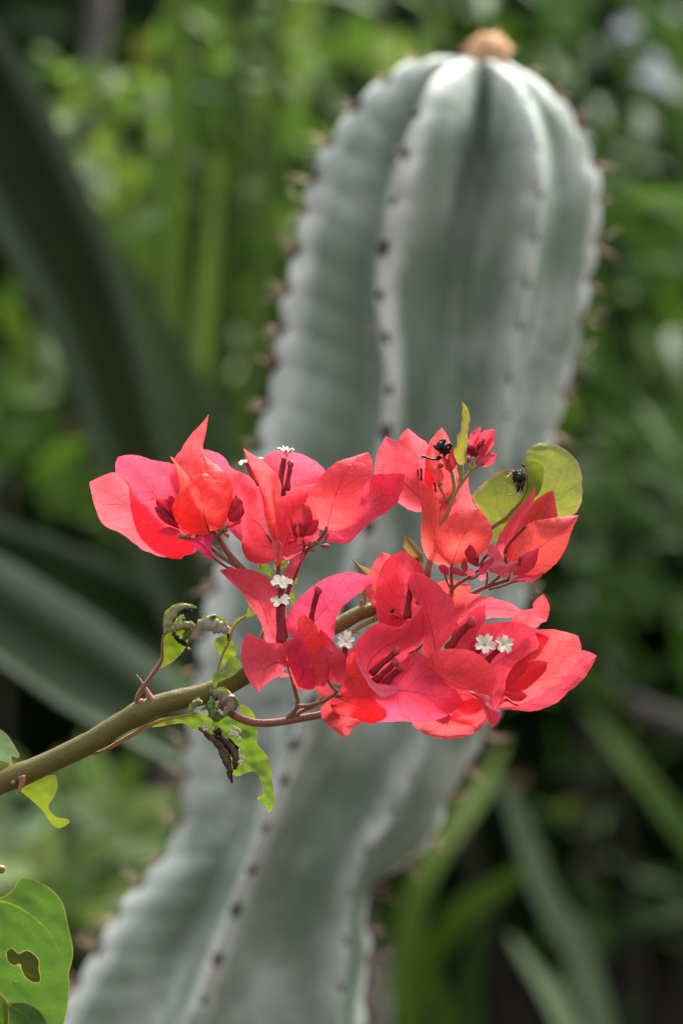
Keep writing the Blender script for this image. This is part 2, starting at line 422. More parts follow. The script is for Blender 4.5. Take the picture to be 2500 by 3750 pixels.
# side stem that carries the lower blossoms
SIDE = mesh_obj('side_stem', *stalk(4, '60,1290 120,1345 210,1410 340,1450 500,1450 700,1418 900,1380 1050,1330', [-20, -60, -80, -80], [17, 15, 14.5, 14.5, 14, 13], 40, 12, .04), M_TWIG, BR)
SIDE2 = mesh_obj('side_stem', *stalk(4, '1360,590 1300,615 1220,655 1150,700 1090,728', [60, 40, 20], [7, 8, 8, 5], 20, 9), M_GREENTWIG, BR)
mesh_obj('thorn', *tube_geo(path3(4, '1130,708 1170,708 1200,718 1216,724', [20, 10], 8), [S * q for q in (5, 5, 4.4, 3.6, 3, 2.2, 1.5, .7)], 8), M_THORN, BR)
lump('stem_nub', BR, M_THORN, 4, '1212,465', 52, 6, 13)
lump('stem_nub', BR, M_THORN, 4, '1335,590', 40, 9, 12)

# --- blossom at the left end
A = mesh_obj('blossom', *join_geo([
    stalk(1, '1720,1840 1530,1655 1440,1560 1350,1430 1270,1300 1215,1310 1185,1200', [10, -5, -20, -40], [14, 13.5, 13, 11, 9, 6]),
    stalk(1, '1500,1640 1420,1595 1320,1525 1220,1440 1100,1390 1040,1350', [0, -20, 20], [8, 8, 7.5, 6, 6]),
    stalk(1, '1440,1650 1390,1642 1320,1595 1240,1540', [0, -25], [5, 5, 5]),
    stalk(1, '1245,1395 1235,1375 1265,1355 1320,1320 1360,1280 1410,1240', [-30, -45], [7, 7, 6, 6, 5]),
    stalk(1, '1355,1290 1370,1330 1400,1360', [-40, -50], [3, 3, 2])]), M_TWIG, BR)
bract(A, 1, '1080,1400', '70,826', '870,1190 650,960 480,800 325,732 230,750 140,790', '1090,1490 960,1530 820,1546 680,1516 560,1455 440,1362 345,1297 265,1270 205,1226 150,1130 100,965', '900,1260 600,1100 430,1030 250,935 150,880', d=(10, 110), cup=-20, cupr=30, bow=70, color=PINK)
bract(A, 1, '1080,1390', '345,585', '1090,1180 1060,900 960,715 880,655 740,625 650,604 580,580 480,563 400,570', '1090,1490 1030,1525 992,1508 965,1556 940,1562 830,1548 690,1485 545,1335 480,1150 455,1000 440,855 380,790 325,735 322,640', '960,1280 850,1150 720,985 630,865 540,760 430,650', d=(0, 70), cup=-30, cupr=40, bow=30, color=(0.903, 0.067, 0.155))
bract(A, 1, '1150,1300', '1213,172', '960,1000 870,800 868,680 890,590 950,510 1000,430 1060,345 1150,258', '1330,1000 1300,720 1210,560 1155,505 1165,440 1195,290', '1110,900 1080,650 1130,420', d=(20, 130), cup=-50, cupr=-20, bow=50, color=PINK)
bract(A, 1, '1160,1325', '842,578', '960,1265 880,1170 868,1040 926,940 936,850 925,780 890,660', '1200,1150 1120,950 1035,840 1030,795 960,700 905,630 870,590', '1000,1180 950,1000 975,860 940,740 880,630', d=(-30, 10), cup=30, cupr=-50, bow=-40, color=ORANGE)
bract(A, 1, '1220,1300', '1152,555', '1120,1100 1040,900 1075,750 1048,690 1062,645 1110,590', '1340,1258 1400,1150 1432,1020 1449,930 1445,890 1420,790 1350,708 1260,640', '1240,1050 1230,850 1190,680', d=(-20, 20), cup=10, cupr=40, bow=-60, color=ORANGE)
bract(A, 1, '1218,1318', '1150,742', '1140,1332 1060,1318 950,1252 885,1172 858,1080 872,1030 930,950 1000,880 1045,800 1095,757', '1202,1215 1262,1228 1340,1256 1385,1150 1385,1020 1340,890 1260,790 1205,748', '1180,1190 1160,1050 1130,900 1100,790', d=(-60, -80), cup=45, cupr=55, bow=-50, wav=18, color=(0.910, 0.095, 0.125))
# its unopened neighbours
budleaf(A, 1, '935,1278', '690,1058', '870,1250 790,1210 720,1140', '880,1150 800,1085 740,1065', d=(-60, -75), cup=20)
budleaf(A, 1, '930,1270', '708,985', '860,1200 760,1120 712,1050', '880,1120 850,1000 790,990', d=(-40, -50), cup=-20, color=(0.525, 0.032, 0.070))
budleaf(A, 1, '870,1120', '830,948', '840,1060 822,990', '890,1040 890,975', d=(-40, -50), color=(0.500, 0.032, 0.070))
budleaf(A, 1, '945,1305', '715,1298', '880,1335 800,1335', '900,1265 820,1255', d=(-50, -65), color=(0.688, 0.064, 0.112))
lump('bud', A, M_GREENTWIG, 1, '950,1345', -60, 17, 10, rot=.2); lump('bud', A, M_BUDBODY, 1, '1010,1350', -62, 15, 9, rot=-.5)
lump('bud', A, M_TUBE, 1, '848,1120', -62, 4.5, 15, rot=-.35)
budleaf(A, 1, '1440,1190', '1470,940', '1395,1170 1410,1060 1440,990', '1530,1080 1540,1010 1500,975', d=(-50, -55), cup=20, color=(0.475, 0.048, 0.077))
budleaf(A, 1, '1405,1195', '1535,1040', '1400,1140 1440,1080 1490,1045', '1450,1215 1520,1180 1555,1100', d=(-58, -66), cup=25, color=(0.550, 0.048, 0.084))
budleaf(A, 1, '1380,1265', '1545,1180', '1440,1225 1500,1195', '1430,1260 1500,1230', d=(-60, -66), color=(0.725, 0.048, 0.126))
budleaf(A, 1, '1370,1310', '1408,1362', '1380,1345', '1400,1325', d=(-50, -55), color=(0.750, 0.048, 0.168))
lump('bud', A, M_BUDBODY, 1, '1368,1282', -52, 11, 10)
budleaf(A, 1, '1400,1640', '1010,1365', '1230,1555 1120,1490 1045,1420', '1290,1560 1230,1480 1180,1400 1080,1360', '1250,1530 1130,1430', d=(-20, -50), cup=12, color=(0.825, 0.056, 0.196))
budleaf(A, 1, '1230,1500', '1190,1325', '1160,1420 1080,1365 1120,1345', '1240,1420 1250,1320', d=(-45, -55), color=(0.900, 0.080, 0.238))
budleaf(A, 1, '1240,1405', '1250,1318', '1200,1390 1200,1340', '1262,1380', d=(-48, -50), color=(0.875, 0.064, 0.210))

# --- blossom in the middle
B = mesh_obj('blossom', *join_geo([
    stalk(2, '560,1300 600,1190 640,1110 680,1000 730,925 810,855 868,790 890,735', [20, -10, -40], [9, 8.5, 8, 8, 7, 6]),
    stalk(2, '492,1190 490,1080 492,1000 470,930 400,800', [0, -20], [8, 8, 7, 5]),
    stalk(2, '690,950 702,900 690,840', [-20, -50], [5, 5, 5]),
    stalk(2, '640,888 690,885 740,890', [-45, -40], [3, 4, 4]),
    stalk(2, '840,880 870,850 900,790', [-10, -10], [4, 4, 4])]), M_PINKTWIG, BR)
bract(B, 2, '490,1000', '-110,100', '420,830 378,700 366,560 325,430 270,335 200,296 100,255 60,180 0,136', '300,940 120,800 0,600 -80,400 -130,230', d=(40, 150), cup=-30, bow=60, color=PINK)
bract(B, 2, '470,960', '-100,140', '455,930 425,840 382,700 366,560 330,435 270,335 200,296 100,270 20,215', '445,1012 400,1036 320,1038 240,1010 205,955 190,870 186,750 110,500 -20,300', '440,900 360,745 280,670 210,580 130,470 0,270', d=(0, 70), cup=-10, cupr=40, bow=-30, color=PINK)
bract(B, 2, '470,970', '300,1046', '330,900 210,860 190,880 200,950 250,1010', '480,1010 450,1012 400,1036', d=(20, 30), cup=10, color=(0.840, 0.085, 0.157))
bract(B, 2, '530,860', '560,116', '400,700 340,500 340,300 365,188 410,145 460,117', '700,720 800,560 850,400 876,278 830,232 740,170 640,130', '540,600 550,350', d=(50, 170), cup=-90, bow=70, color=(0.882, 0.085, 0.179))
bract(B, 2, '492,900', '203,92', '450,850 408,770 384,650 365,530 310,345 260,250 225,165', '495,880 468,760 470,620 508,500 514,400 490,325 430,255 360,195 290,150', '482,800 455,690 425,580 345,430 270,270', d=(-20, 30), cup=-20, cupr=-60, bow=-20, color=PINK)
bract(B, 2, '520,940', '835,368', '480,850 462,720 480,600 520,480 590,425 690,396 780,386', '600,970 720,900 800,770 850,560 850,420', '600,760 700,540 780,430', d=(-10, 60), cup=-20, cupr=-60, bow=20, color=CORAL)
bract(B, 2, '500,870', '565,1012', '480,930 520,985', '600,830 760,760 825,765 805,845 720,905 640,975', '560,930', d=(30, 40), cup=20, color=(0.882, 0.073, 0.145))
bract(B, 2, '560,870', '560,990', '500,900 520,970', '640,830 700,850 690,922 610,960', d=(0, 10), cup=20, color=RED)
bract(B, 2, '497,850', '468,1072', '440,860 448,950 460,1020', '532,890 537,970 508,1036', '492,960', d=(-45, -60), cup=25, color=CORAL)
bract(B, 2, '890,765', '1230,126', '830,757 770,690 722,600 716,535 770,430 840,328 920,240 1020,186 1100,166 1165,140', '1010,760 1120,680 1162,560 1178,450 1215,380 1262,318 1264,250 1252,170', '918,620 960,480 1030,310 1110,190', d=(-20, 60), cup=40, cupr=30, bow=-70, color=(0.920, 0.079, 0.109))
bract(B, 2, '890,770', '1526,308', '970,650 1070,560 1160,470 1205,395 1262,318 1380,303 1470,299', '886,850 940,867 1010,878 1060,871 1130,810 1210,730 1300,665 1400,600 1475,530 1492,465 1505,450 1530,380', '1000,720 1160,620 1310,505 1430,400', d=(0, 60), cup=20, cupr=-40, bow=20, color=(0.920, 0.079, 0.131))
budleaf(B, 2, '690,835', '694,538', '650,800 612,690 622,610 655,560', '735,790 776,680 760,600 730,556', d=(-60, -80), cup=35, bow=-20, color=(0.525, 0.040, 0.070))
budleaf(B, 2, '712,815', '815,678', '708,760 750,700 780,680', '760,810 812,750 822,705', d=(-70, -80), cup=15, color=(0.575, 0.048, 0.084))
budleaf(B, 2, '640,870', '578,640', '590,800 560,700', '650,790 610,700', d=(-60, -60), cup=15, color=(0.562, 0.040, 0.070))
for s in ('628,800 622,760 626,722', '672,820 678,760 676,690', '705,800 712,760 712,715'): floret_tube(B, 2, s, [-66, -70], 5.5, True)
budleaf(B, 2, '605,1185', '704,943', '520,1168 550,1090 590,1020 640,960', '610,1160 645,1090 690,1010', '560,1130 640,1010', d=(-30, -40), cup=12, color=(0.688, 0.096, 0.140))
lump('bud', B, M_BUDBODY, 2, '770,880', -45, 17, 11, rot=-.3); lump('bud', B, M_BUDBODY, 2, '875,892', -30, 16, 8); lump('bud', B, M_BUDBODY, 2, '770,925', -45, 12, 7, rot=.5); lump('bud', B, M_BUDBODY, 2, '800,868', -48, 13, 8, rot=.3)
floret_tube(B, 2, '520,480 512,380 520,280 538,180', [-5, 30], 13., False); star(B, 2, '558,150', 32, (0.05, -.25, 1), 36., .9, .4)
floret_tube(B, 2, '562,440 572,340 585,270 590,222', [-12, 5], 10.5)
floret_tube(B, 2, '320,400 285,330 262,270 240,215', [30, 60], 12., False); star(B, 2, '206,212', 58, (-.25, -.35, 1), 24., .35, .2)
star(B, 2, '342,182', 80, (.1, -.3, 1), 14., .5)

# --- upper right: older blossom behind, and the shoot tip
C = mesh_obj('blossom', *join_geo([
    stalk(3, '600,760 560,752 530,690 495,635', [110, 90], [5, 5.5, 6, 5]),
    stalk(3, '560,760 610,680 608,610 592,540 560,490', [110, 80], [8, 8.5, 8, 6])]), M_GREENTWIG, BR)
bract(C, 3, '400,790', '120,288', '370,832 270,806 205,760 130,700 62,600 47,480 75,380', '380,680 350,560 330,460 280,385 200,330', '360,725 270,640 225,560 185,450 150,350', d=(120, 110), cup=30, cupr=10, bow=-30, color=CORAL)
bract(C, 3, '420,720', '280,230', '300,600 230,450 213,325 232,280', '470,600 440,450 430,362 400,325 340,280', d=(150, 190), cup=-30, bow=20, color=CORAL)
bract(C, 3, '430,790', '521,226', '400,650 405,500 430,345 470,282', '600,740 634,600 622,450 582,330 555,270', '470,600 500,400', d=(130, 170), cup=-40, bow=20, color=(0.920, 0.085, 0.138))
bract(C, 3, '560,780', '640,600', '540,720 590,640', '650,720 660,650', d=(140, 150), color=ROSE)
budleaf(C, 3, '500,640', '500,490', '465,600 470,530', '535,600 530,530', d=(90, 85), cup=25, color=(0.825, 0.144, 0.182))
budleaf(C, 3, '485,640', '428,410', '455,560 425,470', '470,560 445,470', d=(95, 100), color=(0.875, 0.224, 0.252))
budleaf(C, 3, '510,470', '470,372', '455,450 438,410', '500,430 495,390', d=(95, 95), cup=15, color=(0.875, 0.224, 0.238))
budleaf(C, 3, '480,540', '430,520', '455,500', '460,545', d=(88, 88), color=(0.825, 0.224, 0.238))
lump('bud', C, M_BUDBODY, 3, '512,632', 86, 9, 8); lump('bud', C, M_BUDBODY, 3, '520,495', 84, 12, 10)
floret_tube(C, 3, '372,610 378,560 376,515', [110, 100], 5., False); floret_tube(C, 3, '355,570 352,540 352,525', [110, 100], 4., False); floret_tube(C, 3, '475,690 478,660 470,620', [110, 100], 5., False)
T = mesh_obj('shoot_tip', *join_geo([
    stalk(3, '420,1300 430,1230 470,1100 560,850 640,660 700,580 742,510 752,440', [90, 80, 80, 70], [13, 13, 11, 9, 8, 7.5, 7, 6]),
    stalk(3, '630,690 655,625 668,560 666,490', [80, 65], [6, 6, 6, 6]),
    stalk(3, '735,530 780,505 830,480', [70, 60], [5, 5, 5]),
    stalk(3, '720,520 708,470 712,430', [72, 66], [4.5, 4.5, 4])]), M_GREENTWIG, BR)
sheet_grid('leaf', T, M_LEAFP, 3, '668,505', '668,38', '640,482 613,430 612,382 633,330 634,285 655,250 667,170 671,90', '694,480 700,380 711,300 719,200 722,120 700,75', '668,420 665,330 680,220 690,120', d=(60, 40), cup=20, cupr=-15, bow=-15, color=(.27, .26, .06), wav=6.)
mesh_obj('withered_flower', *join_geo([stalk(3, '524,440 480,456 430,448 395,435 380,436', [60, 50], [5, 4.5, 4, 4.5, 5.5], 14, 8, .4)]), M_BLACK, T)
for at, rx, ry, ro in (('510,365', 22, 16, .3), ('550,385', 20, 17, -.4), ('530,335', 13, 14, .8), ('585,352', 8, 11, .2), ('480,360', 12, 8, .5), ('500,440', 8, 5, .2)):
    lump('withered_flower', T, M_BLACK, 3, at, 58, rx, ry, rot=ro, rough=.9)
budleaf(T, 3, '585,548', '530,395', '545,520 525,450', '580,490 555,430', d=(62, 55), cup=15, color=(0.450, 0.048, 0.070))
budleaf(T, 3, '590,548', '600,375', '565,480 575,420', '625,500 620,420', d=(58, 52), cup=20, color=(0.413, 0.040, 0.063))
budleaf(T, 3, '580,550', '568,440', '555,520 555,470', '605,520 590,470', d=(52, 45), cup=15, color=(0.550, 0.080, 0.084))
budleaf(T, 3, '735,370', '806,208', '712,330 730,270 770,240', '770,330 795,270', d=(75, 70), cup=12, color=(0.750, 0.096, 0.168))
budleaf(T, 3, '790,440', '901,237', '750,380 770,300 830,250', '840,410 880,340 905,280', d=(85, 85), cup=-20, color=(0.825, 0.088, 0.140))
budleaf(T, 3, '800,440', '903,283', '790,390 840,320', '850,410 895,350', d=(75, 72), cup=15, color=(0.800, 0.088, 0.140))
budleaf(T, 3, '790,430', '838,345', '770,400 790,360', '830,400', d=(62, 58), cup=12, color=(0.725, 0.080, 0.126))
budleaf(T, 3, '775,495', '921,415', '770,460 820,425 880,408', '830,508 890,480', '850,455', d=(55, 50), cup=18, color=(0.725, 0.072, 0.126))
budleaf(T, 3, '770,470', '850,365', '790,440 820,390', '820,440 845,400', d=(65, 60), cup=10, color=(0.775, 0.112, 0.154))
for s in ('770,400 780,360 800,340', '800,380 815,345 822,320'): floret_tube(T, 3, s, [66, 62], 6.)
budleaf(T, 3, '745,432', '700,372', '715,420 698,395', '770,370 730,352', d=(60, 50), cup=-20, color=(0.275, 0.019, 0.049), wav=10)
budleaf(T, 3, '745,435', '790,425', '700,400 740,370 780,395', '755,438', d=(50, 46), cup=15, color=(0.325, 0.024, 0.056), wav=10)
lump('bud', T, M_BUDBODY, 3, '712,455', 64, 9, 12); lump('bud', T, M_BUDBODY, 3, '778,470', 62, 8, 9)

# --- leaf folded over on itself, right of the shoot tip
FL = sheet_grid('leaf', BR, M_LEAFP, 3, '870,960', '1112,500', '855,880 815,840 770,785 738,722 800,650 870,590 960,531 1038,532 1062,570 1075,620 1085,600', '905,1055 960,960 1060,850 1110,740 1150,640 1140,560', '960,890 1050,790 1110,715 1138,640 1138,560', d=(110, 100), cup=25, cupr=5, bow=-20, color=(.19, .22, .05), wav=10)
sheet_grid('leaf_fold', FL, M_LEAFP, 3, '1000,1000', '1125,405', '1100,760 1145,640 1140,540 1115,490 1130,445', '1200,960 1360,868 1450,860 1495,820 1531,740 1533,660 1525,570 1500,480 1440,408 1370,360 1290,332 1200,345 1150,370', '1180,800 1300,700 1370,560 1330,440 1230,385', d=(130, 150), cup=-20, cupr=30, bow=20, color=(.26, .30, .085), wav=12)
sheet_grid('leaf_fold', FL, M_LEAFP, 3, '1100,770', '1130,452', '1125,700 1142,600 1112,492', '1205,722 1245,640 1258,530 1240,478 1190,455', d=(100, 95), cup=-15, color=(.17, .22, .03), wav=8)
for at, rx, ry, ro in (('1075,580', 18, 20, .3), ('1085,640', 13, 20, .2), ('1108,500', 5, 6, 0), ('1045,570', 12, 9, .3), ('1110,590', 8, 16, .1)):
    lump('withered_patch', FL, M_BLACK, 3, at, 84, rx, ry, 8, rot=ro, rough=.9)
for q in range(16):
    lump('pale_frass', FL, M_FRASS, 3, '%d,%d' % (random.choice([random.randint(990, 1045), random.randint(1070, 1105)]), random.randint(535, 590) if q < 8 else random.randint(650, 730)), 82, random.uniform(3, 6), random.uniform(2, 4), 2, rough=.8, seg=6, rings=4)
mesh_obj('petiole', *stalk(3, '860,965 900,935 980,875 1050,795 1110,720 1140,640 1138,560 1115,508', [100, 92, 88], [7, 6.5, 6, 5, 4, 3]), M_TWIG, FL)

# --- two blossoms side by side on the right
G = mesh_obj('blossom', *join_geo([
    stalk(3, '570,1520 592,1440 597,1380 593,1290 595,1215 620,1150', [60, 20, 0], [9, 8.5, 7, 6, 5]),
    stalk(3, '597,1390 640,1350 700,1312 745,1285 795,1245', [30, 10], [7, 7, 6.5, 6, 5]),
    stalk(3, '590,1390 560,1330 540,1260', [25, 10], [4, 4, 4]),
    stalk(3, '715,1320 760,1305 800,1270', [10, 0], [4, 4, 3])]), M_TWIG, BR)
bract(G, 3, '590,1225', '364,600', '520,1218 465,1198 410,1150 384,1080 377,950 380,800 362,680', '600,1100 560,1000 506,930 500,860 505,800 500,740 478,690 420,640', '500,1050 440,880 405,740', d=(40, 70), cup=30, cupr=-20, bow=-20, color=CORAL)
bract(G, 3, '600,1180', '713,573', '540,1000 503,900 500,830 530,768 590,710 660,640', '760,1100 800,950 775,800 748,750 725,700 716,640', '640,950 670,750', d=(60, 120), cup=-40, bow=40, color=(0.920, 0.104, 0.145))
bract(G, 3, '597,1212', '788,803', '530,1165 468,1060 488,980 540,900 620,836 700,811', '640,1208 695,1206 760,1180 822,1130 870,1060 886,1000 876,940 840,870', '630,1120 680,1000 740,880', d=(0, -20), cup=50, bow=-60, color=(0.920, 0.116, 0.116))
budleaf(G, 3, '770,1225', '722,1064', '710,1190 690,1110', '775,1160 755,1090', d=(-40, -60), cup=15, color=(0.525, 0.048, 0.084))
budleaf(G, 3, '688,1270', '686,1165', '665,1240 668,1195', '712,1240 705,1195', d=(-40, -50), cup=12, color=(0.550, 0.080, 0.084))
budleaf(G, 3, '790,1290', '905,1150', '790,1240 840,1180', '840,1270 890,1200', d=(-40, -50), cup=12, color=(0.775, 0.080, 0.168))
budleaf(G, 3, '715,1290', '575,1235', '660,1295 600,1275', '660,1245 610,1230', d=(-30, -45), cup=10, color=(0.625, 0.064, 0.112))
budleaf(G, 3, '575,1290', '500,1215', '540,1280 505,1250', '570,1240 540,1212', d=(0, -20), cup=10, color=(0.688, 0.064, 0.126))
budleaf(G, 3, '740,1295', '740,1240', '700,1280 705,1250', '775,1280', d=(0, 0), color=(0.900, 0.192, 0.308))
for s in ('775,1225 782,1180 778,1150', '800,1220 825,1170 850,1140'): floret_tube(G, 3, s, [-45, -52], 6.)
H = mesh_obj('blossom', *join_geo([
    stalk(3, '480,1640 560,1530 650,1472 740,1420 850,1366 960,1332 1015,1310 1000,1250 985,1180', [60, 30, 30], [9, 9, 8.5, 8.5, 7, 6]),
    stalk(3, '840,1375 880,1342 930,1300 980,1230', [25, 10], [7, 6, 5]),
    stalk(3, '842,1365 850,1310 848,1262', [20, -10], [4, 4, 4]),
    stalk(3, '860,1390 940,1372 1040,1335 1130,1315', [20, 10], [4, 4, 4])]), M_TWIG, BR)
bract(H, 3, '985,1185', '1193,652', '955,1150 918,1075 922,1035 960,960 1020,868 1080,790 1150,720', '1050,1080 1040,960 1100,872 1165,795 1190,720', '985,1020 1050,900 1130,780', d=(40, 60), cup=20, cupr=-30, bow=-10, color=CORAL)
bract(H, 3, '1000,1180', '1321,678', '985,1080 1000,980 1070,890 1170,775 1250,708', '1200,1150 1340,1000 1356,868 1346,800 1336,740', '1130,950 1250,790', d=(60, 120), cup=-40, bow=40, color=(0.882, 0.085, 0.138))
bract(H, 3, '1000,1190', '1506,856', '997,1095 1050,1010 1120,932 1200,896 1290,880 1400,864', '1070,1270 1200,1300 1245,1281 1312,1230 1372,1168 1420,1080 1452,980 1482,910', '1110,1155 1220,1090 1350,985', d=(10, 20), cup=30, cupr=40, bow=-60, color=(0.920, 0.098, 0.123))
budleaf(H, 3, '1000,1330', '1232,1302', '1070,1290 1160,1256 1265,1245', '1100,1332 1170,1330', d=(0, -10), cup=12, color=(0.900, 0.096, 0.154))
budleaf(H, 3, '1030,1290', '1221,1093', '1050,1200 1120,1130', '1120,1280 1200,1200', '1130,1190', d=(-45, -55), cup=20, color=(0.775, 0.080, 0.126))
budleaf(H, 3, '850,1240', '994,1222', '890,1200 950,1190', '880,1270 940,1265', d=(-50, -60), cup=12, color=(0.900, 0.160, 0.210))
budleaf(H, 3, '990,1310', '1076,1196', '930,1290 900,1265 980,1215 1020,1190', '1020,1280 1060,1240', d=(-55, -60), cup=14, color=(0.900, 0.160, 0.224))
budleaf(H, 3, '960,1190', '880,1058', '880,1180 850,1110', '950,1150 920,1080', d=(-30, -30), cup=-12, color=(0.875, 0.144, 0.238))
floret_tube(H, 3, '980,1165 988,1090 1050,1010 1125,935', [-10, -20], 6., False); floret_tube(H, 3, '1075,1215 1085,1180 1090,1160', [-56, -60], 6., True); floret_tube(H, 3, '978,1190 980,1170 980,1150', [-20, -25], 6., True)
budleaf(H, 3, '840,1310', '790,1300', '800,1330', '850,1270 820,1270', d=(30, 30), color=(0.900, 0.192, 0.308))

# small leaves at the nodes behind
sheet_grid('leaf', BR, M_LEAFP, 3, '385,1215', '266,978', '335,1175 285,1125 250,1085 258,1020', '390,1170 380,1120 340,1068 290,1020', d=(70, 60), cup=15, color=(.22, .15, .07), wav=6, nu=18)
LN = sheet_grid('leaf', BR, M_LEAFP, 4, '1245,425', '1128,98', '1210,390 1240,300 1190,220 1165,150', '1300,380 1335,300 1336,245 1290,190 1200,150', d=(60, 70), cup=-20, color=(.24, .19, .13), wav=6, nu=18)
mesh_obj('petiole', *stalk(4, '1242,495 1248,440 1242,370 1260,290', [55, 58], [7, 6, 5, 3], 10), M_GREENTWIG, LN)

# --- blossom at the lower left of the cluster
Dm = mesh_obj('blossom', *join_geo([
    stalk(4, '600,1430 640,1380 695,1315 690,1250 665,1150 640,1050 605,950 578,880 572,800', [-80, -110, -140], [9, 9, 8.5, 7.5, 7, 5.5, 4]),
    stalk(4, '690,1312 780,1312 860,1290 950,1250 1000,1215 1022,1180', [-110, -150], [8, 8, 7.5, 7, 6]),
    stalk(4, '640,1412 720,1362 820,1310 890,1255 940,1225', [-85, -100], [7, 7, 7, 6]),
    stalk(4, '1015,1190 980,1160 945,1100 940,1050', [-150, -150], [6, 6, 5]),
    stalk(4, '1000,1235 1070,1220 1140,1195 1220,1170 1290,1130', [-145, -150], [5, 6.5, 6.5, 6, 5]),
    stalk(4, '690,1320 660,1285 645,1280', [-115, -120], [2.5, 1.5, 1])]), M_TWIG, BR)
bract(Dm, 4, '560,800', '50,200', '592,650 588,480 530,350 450,256 330,198 180,182 100,186', '490,800 436,785 410,690 372,585 300,500 262,430 210,350 130,268', '470,700 432,580 380,450 300,395 220,360', d=(-80, -20), cup=-30, cupr=40, bow=-10, color=PINK)
bract(Dm, 4, '720,850', '1342,266', '625,725 600,630 650,500 760,380 870,290 1000,235 1130,215 1250,238', '900,830 990,740 996,640 1022,560 1080,480 1160,412 1240,358 1300,312', '780,690 880,560 1000,430 1170,320', d=(-90, -30), cup=-30, cupr=30, bow=10, color=(0.892, 0.067, 0.157))
bract(Dm, 4, '610,970', '372,1202', '575,810 440,787 360,752 285,717 242,790 231,880 245,990 300,1120', '570,1040 470,1100 412,1152', '520,960 430,1010 390,1110', d=(-135, -160), cup=-30, cupr=30, bow=-20, color=CORAL)
bract(Dm, 4, '640,1060', '742,557', '595,930 572,805 640,768 692,700 690,610', '690,1165 800,1182 850,1110 885,900 872,720 815,612', '660,850 740,700', d=(-130, -150), cup=30, cupr=10, bow=-30, color=RED)
bract(Dm, 4, '700,1160', '640,760', '640,1020 600,880', '830,1170 828,1000 790,860 720,750', '740,1010 670,880', d=(-150, -165), cup=10, cupr=-20, bow=-10, color=(0.871, 0.073, 0.145))
bract(Dm, 4, '930,1000', '882,680', '850,900 838,780', '1000,950 1032,855 1010,825 960,755', d=(-130, -140), cup=20, color=RED)
bract(Dm, 4, '630,1060', '515,1072', '560,1040', '620,1070 570,1078', d=(-110, -110), color=PINK)
bract(Dm, 4, '940,1095', '922,824', '885,1190 832,1130 808,1030 830,920 868,852', '1030,1142 1080,1085 1101,980 1090,900 1035,848', '946,1000 930,890', d=(-170, -190), cup=45, bow=-30, color=(0.756, 0.067, 0.094))
bract(Dm, 4, '990,1180', '900,1245', '930,1130 840,1180 860,1215', '990,1200 950,1240', d=(-130, -140), color=CORAL)
budleaf(Dm, 4, '1080,1140', '1215,1070', '1120,1090 1180,1058', '1140,1165 1200,1140', d=(-165, -175), cup=12, color=(0.625, 0.032, 0.063))
budleaf(Dm, 4, '1040,1190', '1130,1250', '1070,1170', '1090,1240', d=(-165, -175), color=(0.750, 0.064, 0.112))
floret_tube(Dm, 4, '560,800 552,700 548,600 546,500', [-120, -110], 16., False); star(Dm, 4, '548,455', -112, (-.05, -.62, .8), 42., .3, .3)
floret_tube(Dm, 4, '575,760 568,560 562,420 562,340', [-90, -90], 15., False); star(Dm, 4, '562,300', -92, (.08, -.6, .8), 44., .3, .9)
floret_tube(Dm, 4, '790,680 805,600 828,480 862,362', [-80, -100], 12.)
floret_tube(Dm, 4, '1060,960 1078,900 1085,830', [-100, -100], 12., False); star(Dm, 4, '1090,780', -104, (0, -.85, .5), 39., .35, .5)
mesh_obj('side_stem', *stalk(4, '596,560 594,640 590,760', [-60, -60], [4, 5, 5], 8), M_PINKTWIG, Dm)
for s, a, b in (('740,690 640,640', 0, 0),): pass

# --- the big blossoms in the centre
E = mesh_obj('blossom', *join_geo([
    stalk(5, '-150,1110 -60,1050 20,1000 80,960 120,930', [-130, -150], [6, 6, 6, 5]),
    stalk(5, '270,785 330,770 400,745 440,700', [-60, -40], [5, 5, 5]),
    stalk(5, '385,780 395,740 400,700', [-60, -40], [6, 6, 6])]), M_PINKTWIG, BR)
bract(E, 5, '240,560', '172,127', '80,420 90,260 130,180', '320,450 300,250 230,150', d=(0, 40), cup=-20, color=PINK)
bract(E, 5, '330,640', '308,111', '200,610 150,570 134,500 130,400 140,300 170,218 230,150', '460,560 480,400 445,262 425,215 370,155', '322,520 310,400 300,250', d=(-70, -10), cup=-50, bow=20, color=(0.871, 0.073, 0.145))
bract(E, 5, '500,790', '374,247', '430,775 430,700 442,600 430,480 362,400 340,312 348,278', '560,725 620,640 649,560 640,500 625,440 590,390 520,328 430,266', '510,740 480,600 440,440 395,320', d=(-100, -120), cup=-10, cupr=40, bow=-20, color=ROSE)
bract(E, 5, '50,960', '430,470', '-20,885 -55,803 -10,730 50,650 100,600 150,578 270,605 340,565 390,518', '140,860 200,800 280,786 360,757 422,705 452,620 450,540', '100,820 190,730 320,660', d=(-120, -150), cup=-30, cupr=50, bow=-20, color=RED)
bract(E, 5, '250,615', '160,545', '190,618 148,600', '240,570 200,540', d=(-110, -115), color=RED); bract(E, 5, '260,605', '240,515', '225,590 225,540', '300,580 330,550 280,520', d=(-100, -105), color=RED)
lump('withered_flower', E, M_BLACK, 5, '232,505', -112, 7, 4, rot=.2, rough=.9); lump('withered_flower', E, M_BLACK, 5, '240,495', -112, 4, 4, rough=.9)
lump('bud', E, M_KNOB, 5, '405,447', -90, 11, 8); lump('bud', E, M_KNOB, 5, '262,530', -112, 20, 5, rot=.5)
bract(E, 4, '1030,1215', '1345,1195', '1085,1050 1098,925 1160,866 1215,985 1275,1095', '1100,1240 1210,1240 1290,1225', '1150,1080 1240,1150', d=(-160, -235), cup=-20, cupr=10, bow=-25, color=(0.890, 0.070, 0.120))
